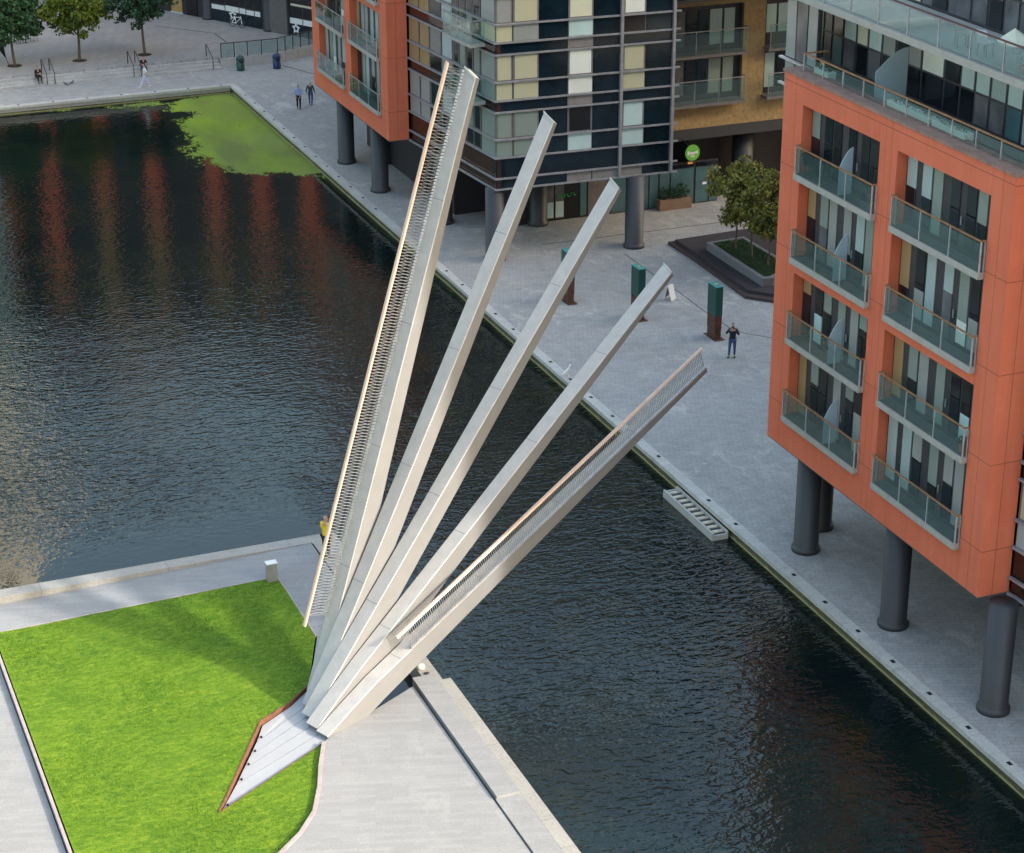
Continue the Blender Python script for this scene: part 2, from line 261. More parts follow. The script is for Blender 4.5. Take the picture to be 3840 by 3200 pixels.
# ------------------------------------------------------------------ mesh helpers
class MB:
    def __init__(s): s.v = []; s.f = []; s.mi = []; s.mats = []; s.k = 0
    def mat(s, name):
        if name not in s.mats: s.mats.append(name)
        s.k = s.mats.index(name); return s
    def face(s, idx): s.f.append(tuple(idx)); s.mi.append(s.k)
    def quad(s, *p):
        b = len(s.v); s.v += [tuple(q) for q in p]; s.face(range(b, b+len(p)))
    def box(s, x0, x1, y0, y1, z0, z1): return s.prism([(x0, y0), (x1, y0), (x1, y1), (x0, y1)], z0, z1)
    def prism(s, poly, z0, z1):
        a = sum(poly[i][0]*poly[(i+1) % len(poly)][1]-poly[(i+1) % len(poly)][0]*poly[i][1] for i in range(len(poly)))
        if a < 0: poly = poly[::-1]
        n = len(poly); b = len(s.v)
        s.v += [(p[0], p[1], z0 if not callable(z0) else z0(p)) for p in poly]+[(p[0], p[1], z1 if not callable(z1) else z1(p)) for p in poly]
        s.face(range(b+n-1, b-1, -1)); s.face(range(b+n, b+2*n))
        for i in range(n): s.face((b+i, b+(i+1) % n, b+n+(i+1) % n, b+n+i))
        return s
    def obox(s, o, u, v, w):
        o, u, v, w = (Vector(q) for q in (o, u, v, w)); b = len(s.v)
        if u.cross(v).dot(w) < 0: u, v = v, u
        s.v += [tuple(o+a*u+c*v+d*w) for d in (0, 1) for a, c in ((0, 0), (1, 0), (1, 1), (0, 1))]
        for q in ((3, 2, 1, 0), (4, 5, 6, 7), (0, 1, 5, 4), (1, 2, 6, 5), (2, 3, 7, 6), (3, 0, 4, 7)): s.face([b+i for i in q])
        return s
    def bar(s, p, q, wx, wy=None, up=(0, 0, 1)):
        p, q = Vector(p), Vector(q); wy = wy or wx; d = (q-p); up = Vector(up)
        if abs(d.normalized().dot(up)) > 0.98: up = Vector((1, 0, 0))
        a = d.cross(up).normalized()*wx; c = a.cross(d).normalized()*wy
        return s.obox(p-a/2-c/2, a, c, d)
    def tube(s, pts, r, n=8, cap=True):
        pts = [Vector(p) for p in pts]; rs = r if isinstance(r, (list, tuple)) else [r]*len(pts); b = len(s.v); ref = None
        for i, p in enumerate(pts):
            d = (pts[min(i+1, len(pts)-1)]-pts[max(i-1, 0)]).normalized()
            if ref is None: ref = d.orthogonal().normalized()
            a = (ref-d*ref.dot(d)).normalized(); ref = a; c = d.cross(a)
            for k in range(n):
                t = 2*math.pi*k/n; s.v.append(tuple(p+(a*math.cos(t)+c*math.sin(t))*rs[i]))
        for i in range(len(pts)-1):
            for k in range(n): s.face((b+i*n+k, b+i*n+(k+1) % n, b+(i+1)*n+(k+1) % n, b+(i+1)*n+k))
        if cap:
            s.face([b+k for k in range(n-1, -1, -1)]); e = b+(len(pts)-1)*n; s.face([e+k for k in range(n)])
        return s
    def lathe(s, x, y, prof, n=24):
        s.tube([(x, y, z) for r, z in prof], [r for r, z in prof], n); return s
    def build(s, name, parent=None, smooth=False, loc=None):
        me = bpy.data.meshes.new(name); me.from_pydata(s.v, [], s.f)
        for m in s.mats: me.materials.append(M[m])
        me.polygons.foreach_set('material_index', s.mi)
        if smooth: me.polygons.foreach_set('use_smooth', [True]*len(me.polygons))
        me.update(); o = bpy.data.objects.new(name, me); col.objects.link(o)
        if smooth == 'auto' : pass
        if parent is not None:
            o.parent = parent; off = world_loc(parent)
            if off.length > 0: me.transform(Matrix.Translation(-off))
        if loc is not None: o.location = loc
        return o
def world_loc(o):
    v = Vector((0, 0, 0))
    while o is not None: v = v+o.location; o = o.parent
    return v
def mb(mat): return MB().mat(mat)
def tag(o, label=None, cat=None, group=None, kind=None):
    for k, v in (('label', label), ('category', cat), ('group', group), ('kind', kind)):
        if v: o[k] = v
    return o
def thing(name, loc, label, cat, group=None):
    o = bpy.data.objects.new(name, None); o.empty_display_size = 0.3; col.objects.link(o); o.location = loc
    return tag(o, label, cat, group)
def structure(m, name, kind='structure'): return tag(m.build(name), kind=kind)
def recenter(o, loc):
    loc = Vector(loc); o.data.transform(Matrix.Translation(-loc)); o.location = loc; return o
def copy_tree(o, parent=None):
    c = o.copy(); col.objects.link(c); c.parent = parent
    for ch in [q for q in bpy.data.objects if q.parent == o]: copy_tree(ch, c)
    return c

# ------------------------------------------------------------------ ground, quays, water
g = mb('gravel_roof'); g.quad((-500, -300, -4), (600, -300, -4), (600, 700, -4), (-500, 700, -4)); structure(g, 'ground')
WZ = -0.6
g = mb('water'); g.quad((-70, 10, WZ), (37.6, 10, WZ), (37.6, 148.1, WZ), (-70, 148.1, WZ)); structure(g, 'canal_water')
g = mb('quay_granite'); g.prism([(37.72, 5), (140, 5), (140, 160), (37.72, 160)], -3.9, 0.0); structure(g, 'quay_paving')
g = mb('quay_granite'); g.prism([(-80, 148.40), (37.718, 148.40), (37.718, 154.5), (-80, 154.5)], -3.9, 0.0); structure(g, 'promenade_paving')
PZ = 0.64
g = mb('plaza_granite'); g.prism([(-80, 154.25), (38.0, 154.25), (38.02, 153.35), (42.5, 153.4), (43.2, 153.9), (45.4, 154.95), (60, 162), (90, 260), (-80, 260)], 0.004, PZ); structure(g, 'plaza_paving')
g = mb('step_stone')
for i, z in enumerate((0.16, 0.32, 0.48)): g.box(-80, 37.95, 152.9+0.45*i, 153.35+0.45*i, 0.004, z)
structure(g, 'plaza_steps')

# quay walls: a thing each, with coping stones and mooring holes
def quay_wall(label, wallpts, coppts, holes, name='quay_wall'):
    t = thing(name, (wallpts[0][0], wallpts[0][1], 0), label, 'quay wall')
    w = mb('mossy_wall'); w.prism(wallpts, -3.5, -0.17); w.build('wall_face', t)
    c = mb('coping_stone'); c.prism(coppts, -0.17, 0.012); c.build('coping', t)
    for x, y in holes:
        h = mb('black_gap'); h.box(x-0.075, x+0.075, y-0.11, y+0.11, 0.0, 0.016); h.build('mooring_hole', t)
    return t
hy = [37.07+2.447*k for k in range(60)]
quay_wall('weathered stone quay wall with pale coping along the pavement by the orange buildings', [(37.36, 5), (37.715, 5), (37.715, 148.0), (37.36, 148.0)], [(37.24, 5), (37.72, 5), (37.72, 148.4), (37.24, 147.9)], [(37.54, 37.07-2.447*0+2.447*k) for k in range(0, 46) if 40 < 37.07+2.447*k < 146 and k not in (12, 15, 25, 30, 31)])
quay_wall('pale quay wall at the far end of the basin below the steps', [(-70, 148.04), (37.30, 148.04), (37.30, 148.39), (-70, 148.39)], [(-70, 147.9), (37.238, 147.9), (37.715, 148.398), (-70, 148.398)], [(14.6+2.447*k, 148.2) for k in range(0, 10)])
g = mb('pale_stone'); g.box(-70, 37.24, 147.95, 148.03, -0.42, -0.172)
o = g.build('stone_band'); o.parent = [q for q in bpy.data.objects if q.name == 'quay_wall.001'][0]; o.data.transform(Matrix.Translation(-world_loc(o.parent)))

# near terrace
def tz(p): return -0.30*min(1.0, max(0.0, (20.9-p[0])/11.5))
g = mb('terrace_granite'); g.prism([(-60, 10), (7.62, 10), (7.62, 71.55), (7.62, 73.82), (-60, 73.82)], -3.9, -0.42); structure(g, 'terrace_paving')
g = mb('terrace_granite')
g.prism([(7.622, 71.58), (18.7, 71.58), (18.82, 71.2), (18.84, 66.4), (17.6, 63.2), (17.2, 62.3), (21.0, 64.2), (20.86, 70.9), (20.86, 73.80), (7.622, 73.80)], -3.9, tz); structure(g, 'terrace_walk')
g = mb('terrace_granite'); g.prism([(17.0, 59.30), (16.86, 59.1), (16.34, 57.80), (15.94, 56.62), (15.36, 55.28), (14.6, 54.28), (13.7, 53.45), (12.6, 52.8), (12.0, 10), (20.90, 10), (20.90, 61.55)], -3.9, 0.0); structure(g, 'terrace_apron')
# dark service gap beside the bridge
g = mb('black_gap'); g.prism([(16.98, 59.32), (20.9, 61.56), (22.0, 62.2), (22.0, 64.3), (21.0, 64.2), (17.2, 62.3)], -3.9, -0.62); structure(g, 'bridge_pit_ground')
# lawn
LAWN = [(7.86, 20), (7.80, 71.55), (18.68, 71.55), (18.78, 71.2), (18.78, 66.42), (17.55, 63.2), (16.58, 62.28), (15.26, 61.52), (12.53, 56.64), (16.90, 59.27), (16.80, 59.05), (16.30, 57.83), (15.90, 56.66), (15.32, 55.31), (14.56, 54.32), (13.66, 53.5), (12.55, 52.85), (12.0, 52.5), (12.0, 20)]
def lawn():
    bm = bmesh.new()
    vs_ = [bm.verts.new((x, y, 0)) for x, y in LAWN]; bm.faces.new(vs_)
    bmesh.ops.triangulate(bm, faces=bm.faces[:])
    for _ in range(4): bmesh.ops.subdivide_edges(bm, edges=[e for e in bm.edges if e.calc_length() > 0.8], cuts=1, use_grid_fill=False); bmesh.ops.triangulate(bm, faces=bm.faces[:])
    for v in bm.verts:
        x, y = v.co.x, v.co.y
        v.co.z = tz((x, y))*0.9+0.015+0.03*math.sin(x*0.9)*math.sin(y*0.7)*0.5
    me = bpy.data.meshes.new('lawn'); bm.normal_update(); bm.to_mesh(me); bm.free()
    if me.polygons[0].normal.z < 0: me.flip_normals()
    me.materials.append(M['grass']); o = bpy.data.objects.new('lawn', me); col.objects.link(o); return tag(o, kind='structure')
lawn()
def inside(x, y, poly):
    c = False; n = len(poly)
    for i in range(n):
        x0, y0 = poly[i]; x1, y1 = poly[(i+1) % n]
        if (y0 > y) != (y1 > y) and x < (x1-x0)*(y-y0)/(y1-y0)+x0: c = not c
    return c
def blades():
    m = MB(); m.mat('grass'); r = random.Random(3)
    for _ in range(52000):
        x, y = r.uniform(7.9, 18.7), r.uniform(50.5, 71.5)
        if not inside(x, y, LAWN): continue
        z = tz((x, y))*0.9+0.0; a = r.uniform(0, 6.283); h = r.uniform(0.03, 0.085); w = 0.012; l = r.uniform(0.0, 0.06); b = r.uniform(0, 6.283)
        dx, dy = math.cos(a)*w, math.sin(a)*w
        m.quad((x-dx, y-dy, z), (x+dx, y+dy, z), (x+math.cos(b)*l, y+math.sin(b)*l, z+h+0.015))
    structure(m, 'grass_blades', 'stuff')
blades()
# lawn edging
e = MB()
def ribbon(m, pts, w, z0, z1, zf=lambda p: 0):
    for p, q in zip(pts, pts[1:]):
        d = (Vector(q)-Vector(p)).normalized(); n = Vector((-d.y, d.x))*w/2
        a = [Vector(p)-n, Vector(q)-n, Vector(q)+n, Vector(p)+n]
        m.prism([(v.x, v.y) for v in a], lambda v: zf(v)+z0, lambda v: zf(v)+z1)
e.mat('lilac_steel'); ribbon(e, [(7.74, 20), (7.70, 71.56)], 0.10, -0.45, -0.24)
e.build('lawn_edging'); tag(bpy.data.objects['lawn_edging'], 'straight rusty steel edging down the left side of the lawn', 'lawn edging')
e = mb('lilac_steel'); ribbon(e, [(16.86, 59.18), (16.32, 57.82), (15.92, 56.64), (15.34, 55.30), (14.58, 54.30), (13.68, 53.48), (12.6, 52.82), (11.9, 52.45)], 0.13, -0.05, 0.035)
tag(e.build('lawn_edging'), 'curved rusty steel edging between lawn and pale paving right of the pit', 'lawn edging')
e = mb('lilac_steel'); ribbon(e, [(7.75, 71.57), (18.72, 71.57)], 0.06, -0.05, 0.03, tz); ribbon(e, [(18.80, 71.55), (18.81, 66.4)], 0.07, -0.05, 0.03, tz)
tag(e.build('lawn_edging'), 'thin steel edging round the far corner of the lawn under the low wall', 'lawn edging')
# low parapet wall along the basin edge
t = thing('parapet_wall', (14, 74.1, 0), 'low pale granite parapet along the water behind the lawn', 'parapet wall')
w = mb('pale_stone'); x = -60.0
w.prism([(-60, 73.80), (20.86, 73.80), (20.86, 74.45), (-60, 74.45)], -3.5, lambda p: 0.02); w.build('coping', t)
w = mb('mossy_wall'); w.prism([(-60, 74.452), (21.9, 74.452), (21.9, 74.47), (-60, 74.47)], -3.5, -0.1); w.build('wall_face', t)
t = thing('parapet_wall', (21.5, 69, 0), 'pale coping block at the water corner left of the raised bridge', 'parapet wall')
w = mb('pale_stone'); w.prism([(20.92, 64.2), (22.0, 64.3), (22.0, 74.46), (20.862, 74.46), (20.862, 73.9), (20.92, 73.7)], -3.5, 0.02); w.build('coping', t)
w = mb('black_gap'); w.box(20.86, 20.918, 66.0, 73.72, -0.2, 0.006); w.build('joint', t)
t = thing('parapet_wall', (21.7, 55, 0), 'cream stone coping running down the right edge of the near terrace', 'parapet wall')
w = mb('pale_stone'); w.prism([(21.82, 10), (22.32, 10), (22.30, 61.52), (21.82, 61.52)], -3.5, 0.05); w.build('coping', t)
w = mb('pale_stone'); w.prism([(21.40, 61.525), (22.02, 61.525), (22.02, 64.29), (21.40, 64.2)], -3.5, 0.02); w.build('landing', t)
w = mb('mossy_wall'); w.prism([(22.322, 10), (22.36, 10), (22.34, 61.5), (22.302, 61.5)], -3.5, -0.12); w.build('wall_face', t)
t = thing('plinth_bench', (21.4, 57.7, 0), 'long raised granite plinth beside the dark slot on the terrace', 'plinth')
w = mb('terrace_granite'); w.prism([(20.99, 53.72), (21.815, 53.72), (21.815, 61.9), (20.99, 61.9)], -1, 0.13); w.build('block', t)
w = mb('black_gap'); w.box(20.902, 20.985, 53.72, 61.9, -0.6, -0.25); w.build('drain_slot', t)
t = thing('plinth_bench', (21.4, 40, 0), 'lower granite plinth continuing along the slot at the picture foot', 'plinth')
w = mb('terrace_granite'); w.prism([(20.95, 10), (21.815, 10), (21.815, 53.715), (20.95, 53.715)], -1, 0.05); w.build('block', t)
w = mb('black_gap'); w.box(20.902, 20.948, 10, 53.7, -0.6, -0.25); w.build('drain_slot', t)
t = thing('mooring_bollard', (21.55, 62.6, 0.02), 'small cream mooring bollard on the landing beside the bridge root', 'bollard')
mb('cream_paint').lathe(21.55, 62.6, [(0.16, 0.02), (0.16, 0.10), (0.13, 0.16), (0.02, 0.18)], 16).build('cap', t, True)
mb('dark_steel').lathe(21.62, 62.15, [(0.10, 0.02), (0.10, 0.05)], 12).build('ring', t, True)
t = thing('service_box', (18.55, 71.35, 0), 'small grey steel service box at the far corner of the lawn', 'service box')
mb('rail_alu').box(18.32, 18.72, 71.2, 71.5, -0.05, 0.72).build('body', t); mb('white_paint').box(18.30, 18.74, 71.18, 71.52, 0.722, 0.755).build('lid', t)

# algae mat on the water
ALG = [(26.15, 147.72), (29.14, 146.75), (31.72, 145.64), (32.43, 143.25), (31.46, 141.08), (31.26, 137.45), (30.13, 134.83), (30.2, 130.27), (31.44, 128.23), (33.29, 126.82), (33.6, 126.27), (36.71, 125.63), (37.3, 124.1), (37.34, 148.02), (22, 148.02)]
def algae_mat():
    from mathutils import noise
    m = mb('algae'); st = 0.12; cov = []
    def sd(x, y):
        d = 1e9
        for (x0, y0), (x1, y1) in zip(ALG, ALG[1:]+ALG[:1]):
            t = max(0, min(1, ((x-x0)*(x1-x0)+(y-y0)*(y1-y0))/((x1-x0)**2+(y1-y0)**2))); d = min(d, math.hypot(x-x0-t*(x1-x0), y-y0-t*(y1-y0)))
        return d if inside(x, y, ALG) else -d
    x = 19.5
    ny = int((148.02-123)/st)
    while x < 37.33:
        for j in range(ny):
            y = 123+j*st
            near = sd(x, y)
            if x > 35.5 and y > 125.8: near = 2
            q = noise.fractal(Vector((x*0.5+.3*noise.noise(Vector((x, y, 4))), y*0.5, 1.3)), 0.8, 2.0, 6)*1.0
            thin = -0.35 if x < 33.5 and y < 133 else 0
            cv = near+q*1.2+thin
            if cv > -0.9: m.quad((x, y, WZ+0.006), (x+st, y, WZ+0.006), (x+st, y+st, WZ+0.006), (x, y+st, WZ+0.006)); cov.append(cv)
        x += st
    o = structure(m, 'algae', 'stuff'); at = o.data.attributes.new('cover', 'FLOAT', 'FACE'); at.data.foreach_set('value', cov)
algae_mat()

# ------------------------------------------------------------------ the raised fan bridge
BPH = R(24.0); bd = Vector((math.cos(BPH), math.sin(BPH), 0)); bn = Vector((-bd.y, bd.x, 0)); BO = Vector((16.98, 59.34, 0))
fan = thing('fan_footbridge', BO, 'raised fan footbridge with five pale steel beams lifted at stepped angles', 'footbridge')
BEAMS = [(20.7, -0.74, 0.79, -0.26), (32.7, -0.18, 0.33, -0.15), (45.0, 0.41, 0.10, -0.06), (56.9, 1.13, -0.1, 0.0), (68.5, 1.87, -0.15, 0.0)]
BL = 22.1
def prof(t):
    ks = [(-1, 0.6), (0, 0.80), (3, 0.92), (6, 0.80), (9, 0.70), (14, 0.54), (20, 0.32), (23, 0.22)]
    for (a, x), (b, y) in zip(ks, ks[1:]):
        if t <= b: return x+(y-x)*(t-a)/(b-a)
    return 0.22
beam_words = ['lowest beam with a pink handrail and rod balustrade', 'second lowest plain beam', 'middle plain beam', 'second highest plain beam', 'highest beam with a pink handrail and lattice balustrade']
for k, (th, s0, t0, u0) in enumerate(BEAMS):
    th = R(th); e1 = bd*math.cos(th)+Vector((0, 0, math.sin(th))); e3 = -bd*math.sin(th)+Vector((0, 0, math.cos(th)))
    org = BO+bd*s0; na, nb = 0.63*k+0.008, 0.63*k+0.618
    P = lambda t, n, u: tuple(org+e1*(t+0.26*(n-na)/0.61*max(0, (t-BL+4)/4))+bn*n+e3*u)
    ts = [t0, t0+1.2, t0+2.6]+[t0+2.6+(BL-t0-2.6)*i/14 for i in range(1, 15)]
    us = [u0, u0*0.45, 0]+[0]*14
    m = MB(); m.mat('beam_deck'); c = 0.022
    for i in range(len(ts)-1):
        a, b, ua, ub = ts[i], ts[i+1], us[i], us[i+1]
        m.mat('beam_deck'); m.quad(P(a, na+c, ua), P(b, na+c, ub), P(b, nb-c, ub), P(a, nb-c, ua))
        m.mat('beam_edge'); m.quad(P(a, na, ua-c), P(b, na, ub-c), P(b, na+c, ub), P(a, na+c, ua)); m.quad(P(a, nb-c, ua), P(b, nb-c, ub), P(b, nb, ub-c), P(a, nb, ua-c))
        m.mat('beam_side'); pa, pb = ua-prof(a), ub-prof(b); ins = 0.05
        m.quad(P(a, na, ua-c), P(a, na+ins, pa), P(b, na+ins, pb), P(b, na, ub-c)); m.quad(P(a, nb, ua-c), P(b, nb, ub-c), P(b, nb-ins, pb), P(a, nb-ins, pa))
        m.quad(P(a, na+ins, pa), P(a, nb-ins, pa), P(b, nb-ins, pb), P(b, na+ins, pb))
    a, ua = ts[0], us[0]; m.mat('beam_side'); m.quad(P(a, na, ua-c), P(a, na+c, ua), P(a, nb-c, ua), P(a, nb, ua-c), P(a, nb-.05, ua-prof(a)), P(a, na+.05, ua-prof(a)))
    a = ts[-1]; m.mat('cream_paint'); m.quad(P(a, na, -c), P(a, na+.05, -prof(a)), P(a, nb-.05, -prof(a)), P(a, nb, -c), P(a, nb-c, 0), P(a, na+c, 0))
    beam = m.build('beam', fan); beam['label'] = beam_words[k]
    sm = MB(); sm.mat('frame_grey')
    for q in (4.6, 9.0, 13.4, 17.8): sm.obox(P(q, na+.02, -.001), bn*0.57, e1*0.018, e3*0.003)
    sm.build('plate_joints', beam)
    tip = MB(); tip.mat('beam_edge'); tip.obox(P(BL-0.05, na+0.01, 0.002), bn*0.59+e1*0.29, e3*0.045, e1*0.06); tip.build('tip_lip', beam)
    if k in (0, 4):
        ne = na+0.03 if k == 0 else nb-0.03; t1, t2 = (5.2 if k == 0 else 2.7), BL-0.1; HR = 0.92
        rods = MB(); rods.mat('steel'); nrod = 176
        for i in range(nrod+1):
            t = t1+(t2-t1)*i/nrod
            rods.tube([P(t, ne, 0.0), P(min(t+0.13, t2), ne, HR)], 0.010, 4, False); rods.tube([P(t, ne-0.035, 0.0), P(max(t-0.13, t1-.05), ne-0.0, HR)], 0.010, 4, False)
        rods.build('balustrade', beam)
        sh = MB(); sh.mat('bright_steel')
        for i in range(nrod+1):
            t = t1+(t2-t1)*i/nrod; sh.obox(P(t-0.03, ne-0.05, 0.0), e1*0.085, bn*0.08, e3*0.075)
        sh.build('rod_shoes', beam)
        hr = MB(); hr.mat('copper_rail'); w = 0.085
        pr_ = [(-w, -.02), (-w*.7, .03), (0, .045), (w*.7, .03), (w, -.02), (w*.6, -.035), (-w*.6, -.035)]
        b0 = len(hr.v)
        for t in (t1-0.45, t2+0.12): hr.v += [P(t, ne+p, HR+q) for p, q in pr_]
        L = len(pr_)
        for i in range(L): hr.face((b0+i, b0+(i+1) % L, b0+L+(i+1) % L, b0+L+i))
        hr.face(range(b0+L-1, b0-1, -1)); hr.face(range(b0+L, b0+2*L)); hr.build('handrail', beam)
# counterweight pit in the lawn
pit = thing('counterweight_pit', (15, 60, 0), 'sunken grey pit of five stepped plates with rusty upstand cut into the lawn', 'bridge pit')
Ls = [(12.66, 56.80), (13.52, 58.15), (13.99, 58.97), (14.41, 59.69), (14.84, 60.43), (15.34, 61.42)]
ss = [0.75, 0.8, 1.0, 1.4, 2.0, 2.6]
for k in range(5):
    n0, n1 = 0.63*k, 0.63*(k+1)
    e0 = BO+bd*ss[k]+bn*n0; e1_ = BO+bd*ss[k+1]+bn*n1
    a = Vector((*Ls[k], 0)); b = Vector((*Ls[k+1], 0)); dz = -0.10-0.012*k
    u = (b-a).normalized()*0.022
    poly = [a+u, b-u*0.6, e1_-bn*0.02, e0+bn*0.02]
    if k == 4: poly = [a+u, b-u, Vector((16.60, 62.18, 0)), Vector((17.60, 63.1, 0)), e1_+bd*0.6, e0+bn*0.02]
    lz = lambda p: 0.9*tz(p)*min(1, max(0, (18.0-p[0])/3.0))
    m = mb('pit_plate'); m.prism([(v.x, v.y) for v in poly], lambda p: lz(p)+dz-0.06, lambda p: lz(p)+dz); m.build('pit_plate', pit)
    h = mb('black_gap'); q = a+u*4+bd*0.16+(b-a)*0.12; h.box(q.x-.03, q.x+.03, q.y-.04, q.y+.04, lz(q)+dz, lz(q)+dz+0.05); h.build('hinge_pin', pit)
m = mb('black_gap'); m.prism([(12.60, 56.72), (16.98, 59.33), (18.4, 60.1), (19.5, 63.4), (17.6, 63.15), (16.60, 62.24), (15.30, 61.5)], -0.9, -0.45); m.build('pit_floor', pit)
m = mb('corten'); ribbon(m, [(12.56, 56.68), (15.28, 61.50), (16.59, 62.27), (17.57, 63.2)], 0.05, -0.35, 0.035, lambda p: 0.9*tz(p)); m.build('upstand', pit)
m = mb('corten'); ribbon(m, [(12.56, 56.66), (16.93, 59.30)], 0.03, -0.35, 0.025, lambda p: 0.9*tz(p)); m.build('upstand', pit)

# ------------------------------------------------------------------ apartment buildings
def zbox(m, P, d, n, s0, s1, off0, off1, z0, z1):
    P = Vector((P[0], P[1], 0)); d = Vector((d[0], d[1], 0)); n = Vector((n[0], n[1], 0))
    return m.obox(P+d*s0+n*off0+Vector((0, 0, z0)), d*(s1-s0), n*(off1-off0), (0, 0, z1-z0))
FLOORS = [5.70, 8.95, 12.22, 15.50]
def column(parent, x, y, r, z0, z1):
    mb('charcoal').lathe(x, y, [(r*1.16, z0), (r*1.16, z0+0.16), (r*1.06, z0+0.22), (r, z0+0.26), (r, z1)], 32).build('support_column', parent, 'auto')
def balcony_proto(parent, loc):
    """balcony running along +y from its base point; the wall is on the +x side"""
    m = mb('slab_grey'); m.box(0, 0.62, 0, 5.50, -0.23, 0); m.mat('decking').box(0.05, 0.60, 0.04, 5.46, 0.0, 0.02)
    b = m.build('balcony'); b.parent = parent; b.location = Vector(loc)-world_loc(parent)
    def sub(m, name):
        o = m.build(name); o.parent = b; return o
    g = mb('balcony_glass')
    for i in range(3): g.box(0.03, 0.042, 0.06+1.81*i, 1.80+1.81*i, 0.05, 0.98)
    g.box(0.06, 0.30, 0.02, 0.032, 0.05, 0.98); g.box(0.06, 0.30, 5.46, 5.472, 0.05, 0.98); sub(g, 'balustrade_glass')
    h = mb('handrail_wood'); h.bar((0.03, 0.0, 1.07), (0.03, 5.50, 1.07), 0.055, 0.05); h.bar((0.03, 0.02, 1.07), (0.23, 0.02, 1.07), 0.055, 0.05); h.bar((0.03, 5.48, 1.07), (0.23, 5.48, 1.07), 0.055, 0.05); sub(h, 'handrail')
    for x, y in ((0.045, 0.03), (0.045, 1.84), (0.045, 3.65), (0.045, 5.47), (0.20, 0.03), (0.20, 5.47)):
        p = mb('bright_steel'); p.box(x-.012, x+.030, y-.022, y+.022, -0.10, 1.045); p.box(x-.04, x+.0, y-.05, y+.05, -0.14, -0.06); sub(p, 'post')
    return b
def screen(parent, x0, x1, y, z, h=1.75):
    pts = [(x0, 0)]+[(x0+(x1-x0)*i/8, h*(0.60+0.40*math.sin(i/8*math.pi/2))) for i in range(9)]+[(x1, 0)]
    m = mb('screen_glass'); b = len(m.v); n = len(pts)
    m.v += [(x, y-.012, z+q) for x, q in pts]+[(x, y+.012, z+q) for x, q in pts]
    m.face(range(b, b+n)); m.face(range(b+2*n-1, b+n-1, -1))
    for i in range(n): m.face((b+i, b+n+i, b+n+(i+1) % n, b+(i+1) % n))
    return m.build('privacy_screen', parent)
PANES = [(.09, .65), (1.02, 1.56), (1.68, 2.22), (2.72, 3.24), (3.62, 4.16), (4.27, 4.78), (4.90, 5.36)]
def bay(b, Y, screens, seed):
    r = random.Random(seed); X = 38.3
    w = mb('terracotta'); zt = 19.05
    for a, c, dp in ((53.0, 54.3, 39.55), (59.95, 61.1, 38.74), (66.55, 68.0, 39.55)): w.box(X, dp, Y+a, Y+c, 4.25, zt)
    for a, c in ((54.3, 59.95), (61.1, 66.55)):
        for z0, z1 in ((4.25, 5.45), (11.56, 11.98), (18.1, 19.05)): w.box(X+0.002, 38.74, Y+a, Y+c, z0, z1)
    w.mat('soffit').box(38.32, 52, Y+53.02, Y+67.98, 4.20, 4.249); w.build('terracotta_wall', b)
    c = mb('coping_brown'); c.box(38.24, 39.1, Y+52.95, Y+68.05, 19.052, 19.16); c.build('parapet_coping', b)
    for a, cc in ((54.3, 59.95), (61.1, 66.55)):
        sc_ = (cc-a)/5.45
        for fi, zf in enumerate(FLOORS):
            top = zf+2.60 if fi % 2 else zf+2.98
            f = mb('frame_dark'); f.box(38.73, 38.82, Y+a, Y+cc, zf-0.23, top); fo = f.build('sliding_window', b)
            for j, (p, q) in enumerate(PANES):
                y1, y0 = cc-p*sc_, cc-q*sc_
                t = r.random(); mat = 'sage_curtain' if t < .36 else 'net_curtain' if t < .54 else 'grey_curtain' if t < .68 else 'interior_dark' if t < .88 else 'dark_glass'
                if j == 0: y1 -= .0; mat = 'ochre_curtain' if r.random() < .35 else mat
                pm = mb(mat)
                zsp = zf+0.16+(top-zf-.3)*r.uniform(.3, .75) if r.random() < .4 else zf+0.16
                if zsp > zf+0.2: pm.box(38.700, 38.728, Y+y0, Y+y1, zsp, top-0.14); pm.mat(r.choice(['interior_dark', 'dark_glass', 'grey_interior', 'white_blind'] if mat[:2] != 'in' else ['grey_curtain', 'pale_blind'])).box(38.702, 38.728, Y+y0, Y+y1, zf+0.16, zsp-.002)
                else: pm.box(38.700, 38.728, Y+y0, Y+y1, zf+0.16, top-0.14)
                pm.build('pane', fo)
            hm = mb('steel'); hm.box(38.66, 38.70, Y+cc-3.45*sc_, Y+cc-3.40*sc_, zf+0.95, zf+1.25); hm.build('handle', fo)
    return b
